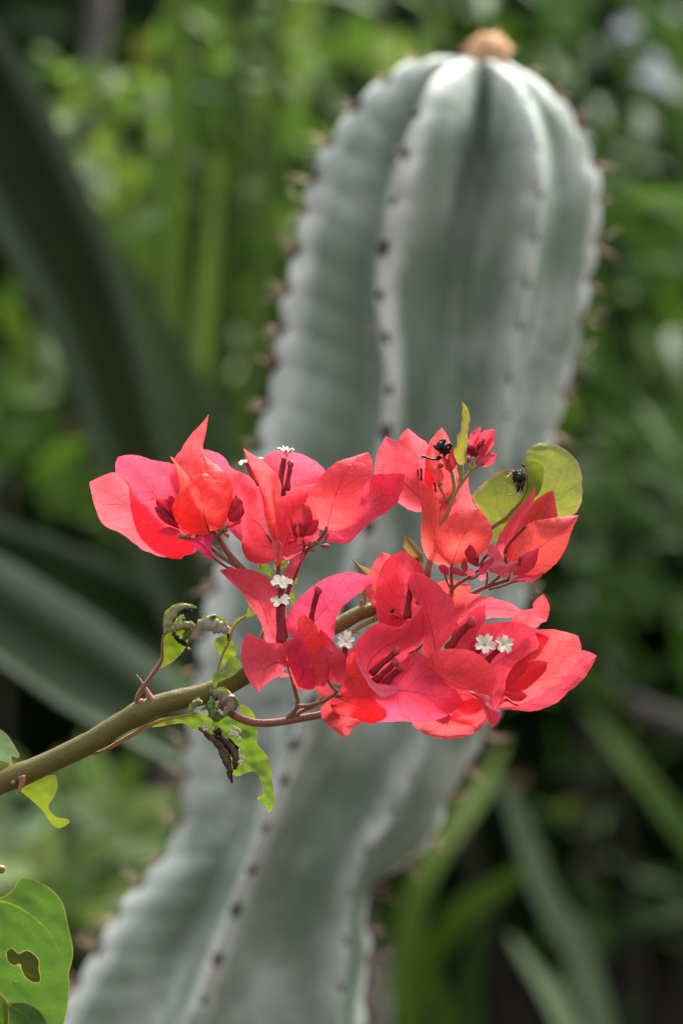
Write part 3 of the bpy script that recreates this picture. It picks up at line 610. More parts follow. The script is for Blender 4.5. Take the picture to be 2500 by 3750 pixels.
bract(E, 4, '1158,866', '1562,1146', '1225,960 1290,1080 1350,1128 1470,1142', '1185,965 1250,1095 1322,1195 1400,1238 1485,1210', d=(-235, -275), cup=25, cupr=-45, bow=-15, color=(0.920, 0.150, 0.260), wav=6)  # skylight on the folded lip is put into its paler pink
bract(E, 5, '30,1000', '698,1086', '170,930 300,825 370,764 430,775 500,840 600,945 660,1030', '-10,1120 50,1204 160,1212 300,1203 400,1211 500,1203 580,1175 650,1130', '300,1010 450,1035 600,1070', d=(-120, -170), cup=20, cupr=50, bow=-30, color=(0.882, 0.067, 0.145))
bract(E, 4, '1000,1235', '1330,1456', '1150,1180 1380,1260 1420,1400', '960,1300 1000,1370 1090,1405 1180,1420 1250,1450', d=(-140, -150), cup=20, bow=-10, color=RED)
bract(E, 4, '1000,1240', '1072,1568', '950,1250 884,1320 890,1395 945,1475 1020,1535', '1180,1330 1215,1432 1145,1500 1105,1560', d=(-110, -110), cup=-20, bow=20, color=(0.882, 0.091, 0.145))
bract(E, 5, '470,900', '856,1042', '440,830 475,786 555,752 655,741 760,765 850,830 901,912 890,985', '560,960 640,1000 720,1012 800,1032', '560,940 650,990 760,1008', d=(-140, -190), cup=-50, cupr=20, bow=-30, color=(0.840, 0.066, 0.131))
bract(E, 5, '690,1000', '872,1246', '760,1045 815,1120 845,1210', '850,1040 862,1100 925,1145 915,1200', '800,1060 850,1140', d=(-170, -200), cup=20, color=(0.861, 0.067, 0.153))
bract(E, 5, '620,1080', '570,1319', '430,1140 363,1210 425,1275 505,1308', '750,1110 834,1190 795,1252 730,1295 650,1314', d=(-110, -90), cup=-20, bow=30, color=(0.903, 0.110, 0.145))
bract(E, 5, '850,1090', '600,1200', '780,1060 690,1080 630,1150', '836,1185 760,1226 680,1223', d=(-150, -140), cup=15, color=RED)
bract(E, 5, '620,1170', '500,1195', '560,1165', '590,1215 540,1218', d=(-135, -135), color=(0.525, 0.066, 0.116))
bract(E, 5, '50,990', '335,755', '80,870 190,775', '220,970 330,870', d=(-105, -95), cup=-10, color=RED)
bract(E, 5, '540,1000', '862,1060', '650,950 770,960', '620,1110 760,1125', d=(-115, -125), cup=-10, color=RED)
# upper right of the centre
K = mesh_obj('blossom', *join_geo([
    stalk(5, '520,900 600,820 660,700 640,560', [-60, -20], [6, 6, 5]),
    stalk(5, '770,1240 860,1140 940,1050 1000,1090 1040,1105', [-60, -120], [6, 6, 4, 3])]), M_PINKTWIG, BR)
bract(K, 5, '600,590', '1062,502', '630,480 720,394 820,407 930,431 1010,464', '700,600 790,565 832,553 900,541 990,541', '760,500 920,490', d=(0, 40), cup=-20, cupr=20, color=CORAL)
bract(K, 5, '1040,640', '1201,394', '985,575 1010,535 1060,498 1132,482 1130,462 1150,430', '1100,600 1150,607 1222,550 1239,490 1226,430', '1085,570 1135,490 1172,450', d=(0, 10), cup=-20, cupr=30, color=CORAL)
bract(K, 5, '560,600', '735,330', '500,500 520,330 600,300', '660,480 720,400 738,360', d=(10, 40), color=CORAL)
bract(K, 5, '600,760', '831,459', '610,660 690,552 770,480', '700,760 795,690 828,590', '690,640 770,540', d=(-60, -50), cup=-20, color=(0.798, 0.067, 0.166))
bract(K, 5, '880,1130', '1241,676', '800,980 735,850 722,750 760,650 830,591 960,571 1080,587 1180,630', '925,1095 962,1010 1002,920 1062,832 1132,762 1205,715', '870,870 1010,770 1130,705', d=(-130, -90), cup=-40, cupr=30, bow=10, color=(0.861, 0.067, 0.138))
bract(K, 5, '900,1125', '1421,659', '960,1000 1060,850 1170,720 1150,630 1270,621 1355,640', '1100,1080 1290,960 1390,860 1442,757 1438,705', '1080,930 1225,820 1325,745', d=(-105, -70), cup=-20, cupr=10, bow=0, color=CORAL)
bract(K, 5, '895,1120', '1541,789', '1040,1040 1200,940 1340,850 1440,755 1500,766', '920,1128 1000,1133 1110,1143 1210,1123 1300,1072 1380,1006 1460,930 1510,852', '1100,1060 1300,950 1450,850', d=(-70, -20), cup=0, cupr=-15, bow=15, color=(0.920, 0.085, 0.138))
budleaf(K, 5, '955,1015', '1231,828', '1000,935 1080,852 1160,817', '1080,1005 1170,935 1218,875', '1050,940 1150,870', d=(-130, -140), cup=20, color=(0.775, 0.048, 0.077))
budleaf(K, 5, '955,1015', '1133,763', '975,900 1050,815', '1030,945 1090,855', d=(-120, -130), cup=-15, color=(0.725, 0.048, 0.070))
budleaf(K, 5, '942,1030', '1101,1040', '1000,1010 1060,1015', '1000,1070 1060,1082', d=(-130, -138), cup=12, color=(0.625, 0.048, 0.084))
floret_tube(K, 5, '332,548 340,450 350,390 360,338', [-100, -110], 13., True)
floret_tube(K, 5, '590,750 650,670 710,600 742,574', [-90, -110], 15., True)
for s in ('100,905 170,840 220,800 262,758', '125,955 180,900 220,865 255,832', '190,970 230,925 265,890 290,866'): floret_tube(E, 5, s, [-165, -185], 12., True)
floret_tube(K, 5, '740,800 770,770 800,745', [-120, -140], 11., False); star(K, 5, '826,716', -150, (.0, -.93, .35), 44., .3, .2)
floret_tube(K, 5, '830,830 880,780 930,735', [-125, -145], 12., False); star(K, 5, '948,712', -152, (.45, -.85, .3), 41., .3, .7)

# --- chewed leaves, each with its own eaten outline
def inside(p, poly):
    x, y = p; c = False; n = len(poly)
    for i in range(n):
        x1, y1 = poly[i]; x2, y2 = poly[(i + 1) % n]
        if (y1 > y) != (y2 > y) and x < (x2 - x1) * (y - y1) / (y2 - y1) + x1: c = not c
    return c
def close_resample(pts, step):
    p = pts + [pts[0]]
    c = cat_rom(p, 10); L_ = np.linalg.norm(np.diff(c, axis=0), axis=1).sum()
    r = resample(p, max(8, int(L_ / step)), 10)
    return [tuple(q) for q in r[:-1]]
def chewed(name, parent, mat, k, outline, holes=(), mid=None, depth=lambda x, y: 0, color=(.2, .3, .03), step=11., wav=8.):
    op = close_resample(px(k, outline), step); hp = [close_resample(px(k, h), step * .7) for h in holes]
    pts = list(op); edges = [(i, (i + 1) % len(op)) for i in range(len(op))]
    for h in hp:
        o = len(pts); pts += h; edges += [(o + i, o + (i + 1) % len(h)) for i in range(len(h))]
    bd = np.array(pts)
    x0, y0 = bd.min(0); x1, y1 = bd.max(0); g = step * 1.25
    yy = y0; r = 0
    while yy < y1:
        xx = x0 + (g / 2 if r % 2 else 0)
        while xx < x1:
            if inside((xx, yy), op) and not any(inside((xx, yy), h) for h in hp) and np.min(np.hypot(bd[:, 0] - xx, bd[:, 1] - yy)) > g * .55:
                pts.append((xx, yy))
            xx += g
        yy += g * .87; r += 1
    res = geometry.delaunay_2d_cdt([Vector(p) for p in pts], edges, [], 0, 1e-4)
    vs = [tuple(v) for v in res[0]]
    F = []
    for f in res[2]:
        c = (sum(vs[i][0] for i in f) / len(f), sum(vs[i][1] for i in f) / len(f))
        if inside(c, op) and not any(inside(c, h) for h in hp): F.append(tuple(f))
    SEED[0] += 1; sd = SEED[0] * 3.3
    md = resample(px(k, mid), 60) if mid else np.array([[x0, (y0 + y1) / 2], [x1, (y0 + y1) / 2]])
    half = max(20., .5 * min(x1 - x0, y1 - y0))
    V = []; UV = []; RIM = []
    for (x, y) in vs:
        q = np.hypot(md[:, 0] - x, md[:, 1] - y); i = int(q.argmin()); i2 = min(i + 1, len(md) - 1); i1 = max(i2 - 1, 0)
        tx, ty = md[i2] - md[i1]; sg = 1 if tx * (y - md[i][1]) - ty * (x - md[i][0]) > 0 else -1
        v = sg * min(1, q[i] / half); UV.append((i / (len(md) - 1), v * .5 + .5))
        e = np.min(np.hypot(bd[:, 0] - x, bd[:, 1] - y)); RIM.append(1 - min(1, e / 55.))
        dd = depth(x, y) - 10 * math.exp(-(q[i] / 25.) ** 2) * 0 + wav * noise.noise(Vector((x / 70., y / 70., sd))) + wav * .5 * noise.noise(Vector((x / 28., y / 28., sd)))
        dd += abs(v) ** 1.5 * 14
        V.append(near(x, y, dd))
    return mesh_obj(name, V, F, mat, parent, True, UV, RIM, color)

M_BROWN = solid_material('withered_brown', (.025, .018, .012), (.17, .115, .075), 120., .75, .15, 1.0, 300., 0, .003)
LG = (.08, .17, .034); YG = (.22, .30, .035); BG_ = (.15, .24, .16)
# large leaf with a gnawed hole, lower left corner
chewed('leaf', BR, M_LEAF, 7, '-330,1700 -200,1500 -60,1420 10,1408 60,1375 100,1350 118,1305 142,1268 180,1258 260,1275 350,1320 430,1390 480,1480 505,1590 530,1700 548,1800 540,1890 516,1970 521,2070 510,2200 480,2352 430,2470 300,2600 100,2640 40,2420 60,2350 45,2290 65,2220 -10,2110 -60,2000 -330,1980',
       ['48,1815 88,1790 138,1832 200,1808 268,1850 292,1892 286,1930 300,2030 270,2046 200,2012 168,1960 152,1900 110,1916 62,1885'],
       '-200,1450 30,1440 205,1520 340,1640 430,1780 470,1960', lambda x, y: -60 + .25 * (y - 3200) - .3 * abs(x - 120) * .4, LG, 14., 16.)
chewed('leaf', BR, M_LEAF, 7, '-300,1600 0,1620 300,1660 430,1850 430,2120 250,2300 0,2300 -300,2200', [], '-300,1900 100,1950 380,2050', lambda x, y: 260, (.045, .055, .018), 16.)
chewed('leaf', BR, M_LEAF, 7, '-300,1950 -100,2000 -10,2110 60,2230 90,2420 60,2600 -200,2700', [], '-300,2100 -50,2300 60,2550', lambda x, y: 40, (.10, .2, .015), 14.)
chewed('leaf', BR, M_LEAF, 7, '60,2200 180,2195 300,2260 360,2380 330,2500 200,2540 80,2460', [], '60,2210 200,2300 330,2480', lambda x, y: -110, (.07, .14, .03), 13.)
# yellow-green leaf hanging under the stem
chewed('leaf', BR, M_LEAF, 7, '110,560 160,612 250,690 310,745 350,800 390,862 430,886 480,876 523,835 490,815 430,808 385,770 362,728 380,690 402,660 432,560 412,490 380,490 250,520', [], '120,585 240,630 400,640', lambda x, y: 40 + .1 * (y - 2950), YG, 7., 8.)
chewed('leaf', BR, M_CURL, 7, '130,405 160,396 190,402 180,440 120,440', [], None, lambda x, y: 40, (.30, .32, .03), 5., 4.)
# torn bluish leaf at the left edge
chewed('leaf', BR, M_LEAF, 6, '-200,800 -60,770 0,778 45,815 85,880 107,920 96,936 70,925 60,935 68,965 60,985 -40,960 -220,950', [], '-200,860 0,850 90,915', lambda x, y: 60, BG_, 7.)
chewed('leaf', BR, M_LEAF, 6, '-200,960 -50,950 20,955 60,975 72,995 40,1030 -120,1040', [], '-180,1000 60,990', lambda x, y: 45, YG, 7.)
lump('bud', BR, M_GREENTWIG, 7, '5,1195', 10, 19, 16)
def scroll(name, parent, mat, k, s, dz, r, turns=1.3, color=(.4, .35, .25), n=26, m=22, rough=.45):
    """a leaf rolled up lengthwise and crumpled; r: radii in pixels"""
    p = px(k, s); dd = np.interp(np.linspace(0, 1, len(p)), np.linspace(0, 1, len(dz)), dz)
    q = resample([(x, y, z) for (x, y), z in zip(p, dd)], n); rr = np.interp(np.linspace(0, 1, n), np.linspace(0, 1, len(r)), r)
    SEED[0] += 1; V = []; F = []; UV = []; RIM = []
    for i in range(n):
        t2 = q[min(i + 1, n - 1)] - q[max(i - 1, 0)]; t2 = t2 / np.linalg.norm(t2); nx, ny = -t2[1], t2[0]
        for j in range(m):
            f = j / (m - 1); th = (f - .5) * turns * 2 * math.pi - .6 + .5 * math.sin(i * .45 + SEED[0])
            q_ = rr[i] * (.55 + .5 * f) * (1 + rough * noise.noise(Vector((i * .33, f * 4, SEED[0] * 2.1))) + .5 * rough * noise.noise(Vector((i * .9, f * 9, SEED[0]))))
            V.append(near(q[i][0] + nx * math.cos(th) * q_, q[i][1] + ny * math.cos(th) * q_, q[i][2] + math.sin(th) * q_ * .8))
            UV.append((i / (n - 1), .55 + .45 * f)); RIM.append(max(abs(2 * f - 1), 0))
    for i in range(n - 1):
        for j in range(m - 1):
            a_ = i * m + j; F.append((a_, a_ + 1, a_ + m + 1, a_ + m))
    return mesh_obj(name, V, F, mat, parent, True, UV, RIM, color)
# leaf on the thorn node: petiole, chewed blade, curled grey-pink tip, black frass
L1 = chewed('leaf', BR, M_LEAF, 6, '868,450 885,410 890,370 884,320 888,270 910,250 960,235 1010,232 1032,258 1025,300 1005,345 960,395 910,430', [], '870,445 930,340 990,250', lambda x, y: -20, (.17, .26, .02), 6., 10.)
mesh_obj('petiole', *stalk(6, '758,650 748,632 752,600 775,560 810,510 860,440 885,395 886,320 890,275 915,245 960,228 1010,212 1060,200', [-15, -28], [9, 9, 8.5, 8, 8, 7, 5, 4, 4, 4, 4, 4], 34), M_TWIG, L1)
scroll('curled_tip', L1, M_CURL, 6, '905,250 918,190 940,145 985,112 1030,106 1076,112', [-30, -40], [10, 18, 20, 18, 12, 3], 1.2, (.46, .42, .24))
scroll('curled_tip', L1, M_CURL, 6, '915,240 960,222 1000,212 1040,205 1068,215', [-38, -44], [8, 13, 17, 20, 16, 8], 1.1, (.40, .35, .20))
scroll('curled_tip', L1, M_CURL, 6, '1000,290 1020,265 1030,240 1010,215', [-26, -34], [8, 16, 16, 8], 1.0, (.16, .26, .05))
chewed('curled_tip', L1, M_CURL, 6, '940,215 965,170 1000,150 1010,185 975,200', [], None, lambda x, y: -24, (.20, .30, .02), 5., 14.)
for i, (x, y, r) in enumerate([(950, 258, 11), (965, 275, 13), (985, 293, 14), (1005, 308, 13), (1020, 318, 8), (1033, 340, 9), (1000, 132, 12), (1022, 130, 14), (1040, 132, 9), (1005, 175, 8)]):
    lump('withered_patch', L1, M_BLACK if i != 5 else M_THORN, 6, '%d,%d' % (x, y), -42, r * .75, r * .62, rough=.8)
# curled leaf with a hole
scroll('curled_leaf', BR, M_CURL, 6, '1078,195 1110,200 1160,205 1205,218 1248,245', [-40, -44], [14, 30, 34, 30, 12], 1.25, (.52, .50, .37))
chewed('curled_leaf', BR, M_CURL, 6, '1130,165 1150,150 1185,162 1180,185 1150,185', [], None, lambda x, y: -52, (.24, .32, .03), 5., 12.)
LR = chewed('leaf', BR, M_LEAF, 6, '1395,112 1360,105 1345,150 1300,165 1262,205 1250,250 1225,265 1180,285 1172,330 1210,380 1190,430 1185,462 1215,440 1245,400 1290,372 1297,345 1270,300 1262,255 1290,205 1330,175 1395,150', [], '1395,135 1300,190 1262,250 1230,340 1195,450', lambda x, y: -20 - .08 * (y - 2300), (.22, .30, .03), 6., 16.)
mesh_obj('petiole', *stalk(6, '1440,60 1392,138 1340,165 1295,195 1268,240 1262,280 1225,350 1200,420 1185,470', [10, -30, -34], [6, 5.5, 5, 4.5, 4, 3], 26), M_GREENTWIG, LR)
lump('withered_patch', LR, M_BLACK, 6, '1248,270', -36, 4, 14, rough=.9)
chewed('curled_leaf', BR, M_CURL, 6, '1162,480 1190,455 1230,440 1250,395 1275,378 1310,405 1316,435 1280,480 1230,505 1195,520 1175,555 1160,520', [], '1162,500 1240,460 1310,410', lambda x, y: -62, (.24, .32, .035), 6., 16.)
LC = scroll('curled_leaf', BR, M_CURL, 6, '1150,560 1190,578 1232,600 1262,640 1225,705', [-78, -88], [9, 22, 30, 26, 10], 1.3, (.46, .38, .27), rough=.6)
scroll('leaf_fold', LC, M_CURL, 6, '1165,600 1160,650 1175,700 1205,728', [-72, -72], [10, 26, 30, 12], 1.0, (.16, .25, .06), rough=.5)
scroll('leaf_fold', LC, M_CURL, 6, '1042,690 1050,655 1075,628 1108,630', [-74, -74], [6, 14, 15, 7], 1.0, (.34, .34, .14))
chewed('leaf_fold', LC, M_CURL, 6, '1090,665 1120,650 1160,640 1160,655 1120,672 1100,680', [], None, lambda x, y: -74, (.36, .26, .16), 5., 10.)
chewed('leaf_fold', LC, M_CURL, 6, '1225,690 1255,650 1280,640 1262,690 1215,722 1190,728', [], None, lambda x, y: -76, (.32, .24, .12), 5., 10.)
# the big drooping leaf with its blackened side
DL = chewed('leaf', BR, M_LEAF, 6, '800,765 860,725 920,712 1000,700 1040,688 1110,690 1180,720 1250,690 1290,700 1312,680 1312,645 1345,650 1390,700 1404,760 1408,860 1440,900 1470,945 1488,1060 1500,1160 1492,1210 1470,1236 1450,1195 1405,1160 1408,1150 1440,1135 1432,1085 1395,1012 1350,1015 1300,1034 1265,1020 1240,960 1200,900 1150,830 1100,785 1050,775 1000,745 940,752 860,765',
            [], '800,765 920,730 1050,700 1200,760 1320,870 1400,960 1470,1150', lambda x, y: 20 - .12 * (x - 800) + .03 * (y - 2700), (.165, .275, .035), 8., 22.)
mesh_obj('petiole', *stalk(6, '500,915 560,898 650,850 740,800 800,766 900,728 1000,705 1050,700', [40, 20, 0], [4, 7, 9, 9, 7, 5, 4], 24), stem_material('yellow_petiole', (.42, .24, .03), (.48, .32, .05), (.40, .18, .04)), DL)
scroll('withered_patch', DL, M_BROWN, 6, '1085,775 1140,810 1190,850 1225,905 1245,970 1255,1030 1268,1075', [-46, -56], [6, 13, 18, 22, 20, 13, 3], 1.1, (1, 1, 1), 30, 22, .6)
scroll('withered_patch', DL, M_BROWN, 6, '1180,780 1220,830 1260,870 1290,930 1280,1000', [-44, -50], [8, 14, 17, 16, 6], 1.0, (1, 1, 1), 24, 20, .6)
lump('withered_patch', DL, M_BLACK, 6, '1190,795', -56, 14, 11, rough=.8)
random.seed(11)
for (cx, cy, sx, sy, n) in ((1278, 790, 24, 48, 16), (1310, 940, 26, 40, 14), (1120, 765, 40, 16, 8), (1315, 835, 14, 10, 3)):
    for i in range(n):
        lump('pale_frass', DL, M_FRASS, 6, '%f,%f' % (random.gauss(cx, sx * .45), random.gauss(cy, sy * .5)), -52, random.uniform(3, 8), random.uniform(3, 7), 2.5, rough=.9, seg=6, rings=4)
# thin green leaf rags behind the middle blossom
chewed('curled_leaf', BR, M_CURL, 4, '360,145 420,150 460,160 490,220 495,260 470,250 430,225 375,200', [], None, lambda x, y: 40, (.30, .34, .04), 5., 14.)
chewed('curled_leaf', BR, M_CURL, 4, '500,140 560,115 620,120 620,160 570,185 520,200 490,170', [], None, lambda x, y: 45, (.34, .34, .10), 5., 16.)
chewed('curled_leaf', BR, M_CURL, 4, '670,240 690,280 680,330 650,345 665,400 668,470 640,470 620,400 610,350 640,330', [], None, lambda x, y: 20, (.32, .30, .08), 5., 14.)
mesh_obj('side_stem', *stalk(4, '420,690 395,740 360,830 330,900', [-10, 20], [7, 8, 9], 10), M_GREENTWIG, BR)

# ---------------------------------------------------------------- the columnar cactus behind
def cactus_material():
    m, t, nd, ln = nodes('cactus_skin'); co = obj_coord(t)
    at = nd.new('ShaderNodeAttribute'); at.attribute_name = 'rim'
    n1 = noisen(t, co, 14., 4., .6); n2 = noisen(t, co, 55., 4., .65); n3 = noisen(t, co, 7., 3.); n4 = noisen(t, co, 26., 5., .7); n5 = noisen(t, co, 33., 4., .7)
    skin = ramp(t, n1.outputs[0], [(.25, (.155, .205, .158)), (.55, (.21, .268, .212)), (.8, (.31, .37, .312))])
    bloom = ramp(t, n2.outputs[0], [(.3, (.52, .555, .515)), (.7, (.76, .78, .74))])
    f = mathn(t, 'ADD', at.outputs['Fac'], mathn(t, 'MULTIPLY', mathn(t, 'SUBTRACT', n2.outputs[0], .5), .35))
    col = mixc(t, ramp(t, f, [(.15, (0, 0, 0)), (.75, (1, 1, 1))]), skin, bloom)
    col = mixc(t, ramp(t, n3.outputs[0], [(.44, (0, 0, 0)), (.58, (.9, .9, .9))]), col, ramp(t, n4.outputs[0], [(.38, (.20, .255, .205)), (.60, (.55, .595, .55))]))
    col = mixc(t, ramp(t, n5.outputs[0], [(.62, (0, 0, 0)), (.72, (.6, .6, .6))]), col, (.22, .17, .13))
    p = nd.new('ShaderNodeBsdfPrincipled'); ln.new(col, p.inputs['Base Color']); p.inputs['Roughness'].default_value = .62; p.inputs['Specular IOR Level'].default_value = .25
    b = nd.new('ShaderNodeBump'); b.inputs['Strength'].default_value = .3; b.inputs['Distance'].default_value = .002; ln.new(n2.outputs[0], b.inputs['Height']); ln.new(b.outputs[0], p.inputs['Normal'])
    o = nd.new('ShaderNodeOutputMaterial'); ln.new(p.outputs[0], o.inputs[0]); return m
M_CACTUS = cactus_material()
M_AREOLE = solid_material('areole', (.03, .024, .022), (.08, .06, .052), 300., .9, .1, .6, 600.)
M_SPINE = solid_material('spine', (.36, .20, .13), (.52, .34, .24), 150., .5, .3, .1)
M_WOOL = solid_material('woolly_crown', (.74, .40, .19), (.88, .60, .40), 120., .95, .05, 1., 700., .2, .002)
DC = 1.66
f0 = lambda s: [(a / .6272, b / .6272) for a, b in [tuple(map(float, q.split(','))) for q in s.split()]]
APEX = f0('1098,128')
ribs = [  # (photograph path from crown to foot, depth as a fraction of the radius: - towards the camera)
    (f0('1040,130 965,137 870,190 800,262 742,360 704,460 682,560 658,680 645,760 632,850 610,950 582,1050 535,1180 490,1350 455,1530 432,1720 420,1860 395,1935 300,2062 225,2180 165,2285 120,2370 60,2520'), -.05),
    (f0('1055,135 1010,160 950,280 912,400 884,540 868,650 876,750 890,850 888,950 868,1080 835,1250 775,1430 700,1650 642,1800 590,1950 540,2080 500,2200 445,2352 400,2520'), -.95),
    (f0('1130,135 1185,185 1226,270 1242,400 1236,500 1216,620 1192,750 1168,880 1160,1000 1135,1150 1090,1330 1030,1550 960,1750 890,1890 815,2000 800,2100 790,2220 770,2352 740,2520'), -.85),
    (f0('1140,132 1215,170 1270,215 1318,275 1352,350 1376,430 1372,520 1352,640 1332,760 1302,880 1272,1000 1242,1150 1210,1350 1150,1600 1080,1750 1030,1830 990,1930 920,1995 862,2030 838,2090 846,2180 834,2250 836,2352 830,2520'), .10),
    (f0('1110,135 1130,180 1180,300 1200,430 1190,560 1170,700 1150,850 1110,1000 1080,1200 1020,1400 930,1650 840,1850 760,2000 700,2130 660,2250 620,2400 590,2520'), .95),
    (f0('1060,135 1020,190 930,330 880,480 860,620 850,760 830,900 800,1050 750,1250 690,1450 630,1650 580,1850 500,2000 430,2150 370,2300 300,2420 260,2520'), .95)]
groove = [  # between rib i and the next: photograph path, depth
    (f0('1050,140 1000,175 935,300 890,420 862,560 850,660 852,760 858,850 850,960 822,1090 770,1250 705,1430 635,1650 590,1800 545,1930 470,2080 400,2200 330,2352 290,2520'), -.15),
    (f0('1100,138 1108,180 1107,300 1078,480 1052,640 1040,760 1035,880 1020,1000 990,1150 935,1350 870,1560 800,1750 745,1880 690,1990 660,2090 630,2200 590,2352 560,2520'), -.2),
    (f0('1135,135 1200,180 1248,260 1280,380 1282,500 1262,630 1240,760 1212,890 1195,1000 1170,1150 1130,1340 1070,1560 1000,1760 940,1880 870,1980 822,2060 815,2110 812,2200 800,2352 790,2520'), -.10),
    (f0('1125,135 1170,180 1215,280 1240,400 1230,520 1210,660 1190,800 1150,950 1120,1150 1070,1350 990,1600 910,1800 830,1970 770,2090 740,2200 720,2352 700,2520'), .45),
    (f0('1090,138 1080,180 1050,320 1030,480 1010,640 995,780 960,950 930,1150 870,1380 790,1630 710,1850 640,2000 570,2140 510,2280 460,2400 430,2520'), .50),
    (f0('1048,138 990,190 890,320 835,450 800,580 770,700 750,830 720,960 690,1120 630,1320 560,1560 510,1800 460,1950 370,2090 290,2230 220,2370 160,2520'), .40)]
NS = 230
RP = [resample(r[0], NS) for r in ribs]; GP = [resample(g_[0], NS) for g_ in groove]
arcs = [np.concatenate([[0], np.cumsum(np.linalg.norm(np.diff(r, axis=0), axis=1))]) for r in RP]
def cre(i, s):                 # crenate rib: swollen between areoles, closer together by the crown
    per = 168.
    ph = (s / per + .3 * i)
    ph = (s + 60 * math.exp(-s / 300.)) / (per if i in (1, 2) else 142.) + .37 * i
    return ph + .22 * noise.noise(Vector((s / 260., i * 5.3, 2.)))
Rm = .085
CBASE = world(-150, 3750, DC)
cact = empty('columnar_cactus', (CBASE.x - .06, DC, 0.0), 'tall blue-grey ribbed columnar cactus leaning behind the flowers, with an orange crown', 'cactus')
SUB = 8
gshal = [-.36, -.52, -.28, .6, .6, .5]      # the furrows grow shallow below the crown
V = []; RIMC = []
rings = []
for a in range(NS):
    dome = min(1., (1 - (1 - min(1, arcs[1][a] / 620.)) ** 2)) ** .5
    R_ = Rm * (0.10 + .90 * dome)
    row = []
    for i in range(6):
        r0 = RP[i][a]; r1 = RP[(i + 1) % 6][a]; gq = GP[i][a]
        z0, z1, zg = ribs[i][1] * R_, ribs[(i + 1) % 6][1] * R_, (groove[i][1] + (gshal[i] - groove[i][1]) * min(1, max(0, (a / NS - .10) / .30))) * R_
        P0 = world(r0[0], r0[1], DC + z0); P1 = world(r1[0], r1[1], DC + z1); PG = world(gq[0], gq[1], DC + zg)
        for side_ in (0, 1):
            Pa, Pb, idx = (P0, PG, i) if side_ == 0 else (PG, P1, (i + 1) % 6)
            for q in range(SUB):
                f = q / SUB
                h = f if side_ == 0 else 1 - f          # 0 at the rib edge, 1 in the groove
                e = h ** 1.25                            # rounded rib edge, soft flank
                Pt, Pgv = (P0, PG) if side_ == 0 else (P1, PG)
                c = cre(idx, arcs[idx][a]); bump = abs(math.sin(math.pi * c)) ** .7 - .5
                outv = (Pt - Pgv)
                p = Pt.lerp(Pgv, h); p.y = Pt.y + (Pgv.y - Pt.y) * (math.sin(h * math.pi / 2) if i != 1 else (lambda w_: (1 - w_) * math.sin(h * math.pi / 2) + w_ * h ** 3.2)(max(0., 1 - max(0., a / NS - .08) / .26)))
                p = p + outv.normalized() * ((.0048 + .002 * math.sin(a * .21 + idx)) * bump * math.exp(-h * 3.2) * dome)
                # belly of the flank
                nrm = Vector((outv.z, 0, -outv.x)); nrm = Vector((0, -1, 0)) if idx in (1, 2) or (idx in (0, 3) and (i in (0, 1, 2))) else Vector((0, 1, 0))
                belly = math.sin(math.pi * h) ** 1.0
                p += nrm * ((.006 if i == 0 else .002) * belly * dome) * (1 + bump * (.45 if i == 0 else .08)) 
                # blunt rib edge
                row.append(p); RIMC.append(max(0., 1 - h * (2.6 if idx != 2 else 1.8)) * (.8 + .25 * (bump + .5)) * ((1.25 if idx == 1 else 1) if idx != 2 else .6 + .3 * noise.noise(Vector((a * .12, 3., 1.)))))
    rings.append(row)
n = len(rings[0])
F = []
apexp = world(APEX[0][0], APEX[0][1] + 8, DC)
# taper on down to the ground below the picture
foot = [p.copy() for p in rings[-1]]; fc = sum(foot, Vector()) / n
for q in range(1, 14):
    f = q / 13.
    c2 = Vector((fc.x - .10 * math.sin(f * 1.57), DC, fc.z * (1 - f) - .02 * f))
    rings.append([c2 + (p - fc) * (1.0 - .12 * f) for p in foot]); RIMC += RIMC[-n:]
Vc = [apexp] + [p for r in rings for p in r]; RIMC = [.6] + RIMC
for j in range(n): F.append((0, 1 + (j + 1) % n, 1 + j))
for a in range(len(rings) - 1):
    for j in range(n):
        j2 = (j + 1) % n
        F.append((1 + a * n + j, 1 + a * n + j2, 1 + (a + 1) * n + j2, 1 + (a + 1) * n + j))
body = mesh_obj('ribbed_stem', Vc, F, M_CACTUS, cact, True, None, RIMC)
random.seed(3)
# areoles with their spines sit in the notches of each rib
ICO = bmesh.new(); bmesh.ops.create_icosphere(ICO, subdivisions=2, radius=1)
sv = [v.co.copy() for v in ICO.verts]; sf = [tuple(v.index for v in f.verts) for f in ICO.faces]; ICO.free()
for i in range(6):
    last = None
    for a in range(4, NS):
        k_ = math.floor(cre(i, arcs[i][a]))
        if last is not None and k_ != last:
            if i >= 4 and a % 1 == 0 and i == 5: pass
            rp = Vc[1 + a * n + i * 2 * SUB]
            cen = sum((Vc[1 + a * n + j] for j in range(n)), Vector()) / n
            o_ = (rp - cen).normalized(); tang = (Vc[1 + min(a + 1, NS - 1) * n + i * 2 * SUB] - Vc[1 + (a - 1) * n + i * 2 * SUB]).normalized()
            sd_ = o_.cross(tang)
            js = random.uniform(.6, 1.35)
            ar = mesh_obj('areole', [rp + o_ * (q.x * .0016) + tang * (q.y * js * (.0045 if i != 2 else .0022)) + sd_ * (q.z * js * (.0028 if i != 2 else .0012)) for q in sv], sf, M_AREOLE, cact)
            if i in (0, 3) or (i == 1 and random.random() < .5):
                for s_ in range(3):
                    dv = (o_ * random.uniform(.7, 1.1) + tang * random.uniform(-.9, .9) + sd_ * random.uniform(-.8, .8)).normalized()
                    ln_ = random.uniform(.008, .021)
                    mesh_obj('spine', *tube_geo([rp, rp + dv * ln_ * .5, rp + dv * ln_], [.00055, .0005, .0001], 5), M_SPINE, ar)
        last = k_
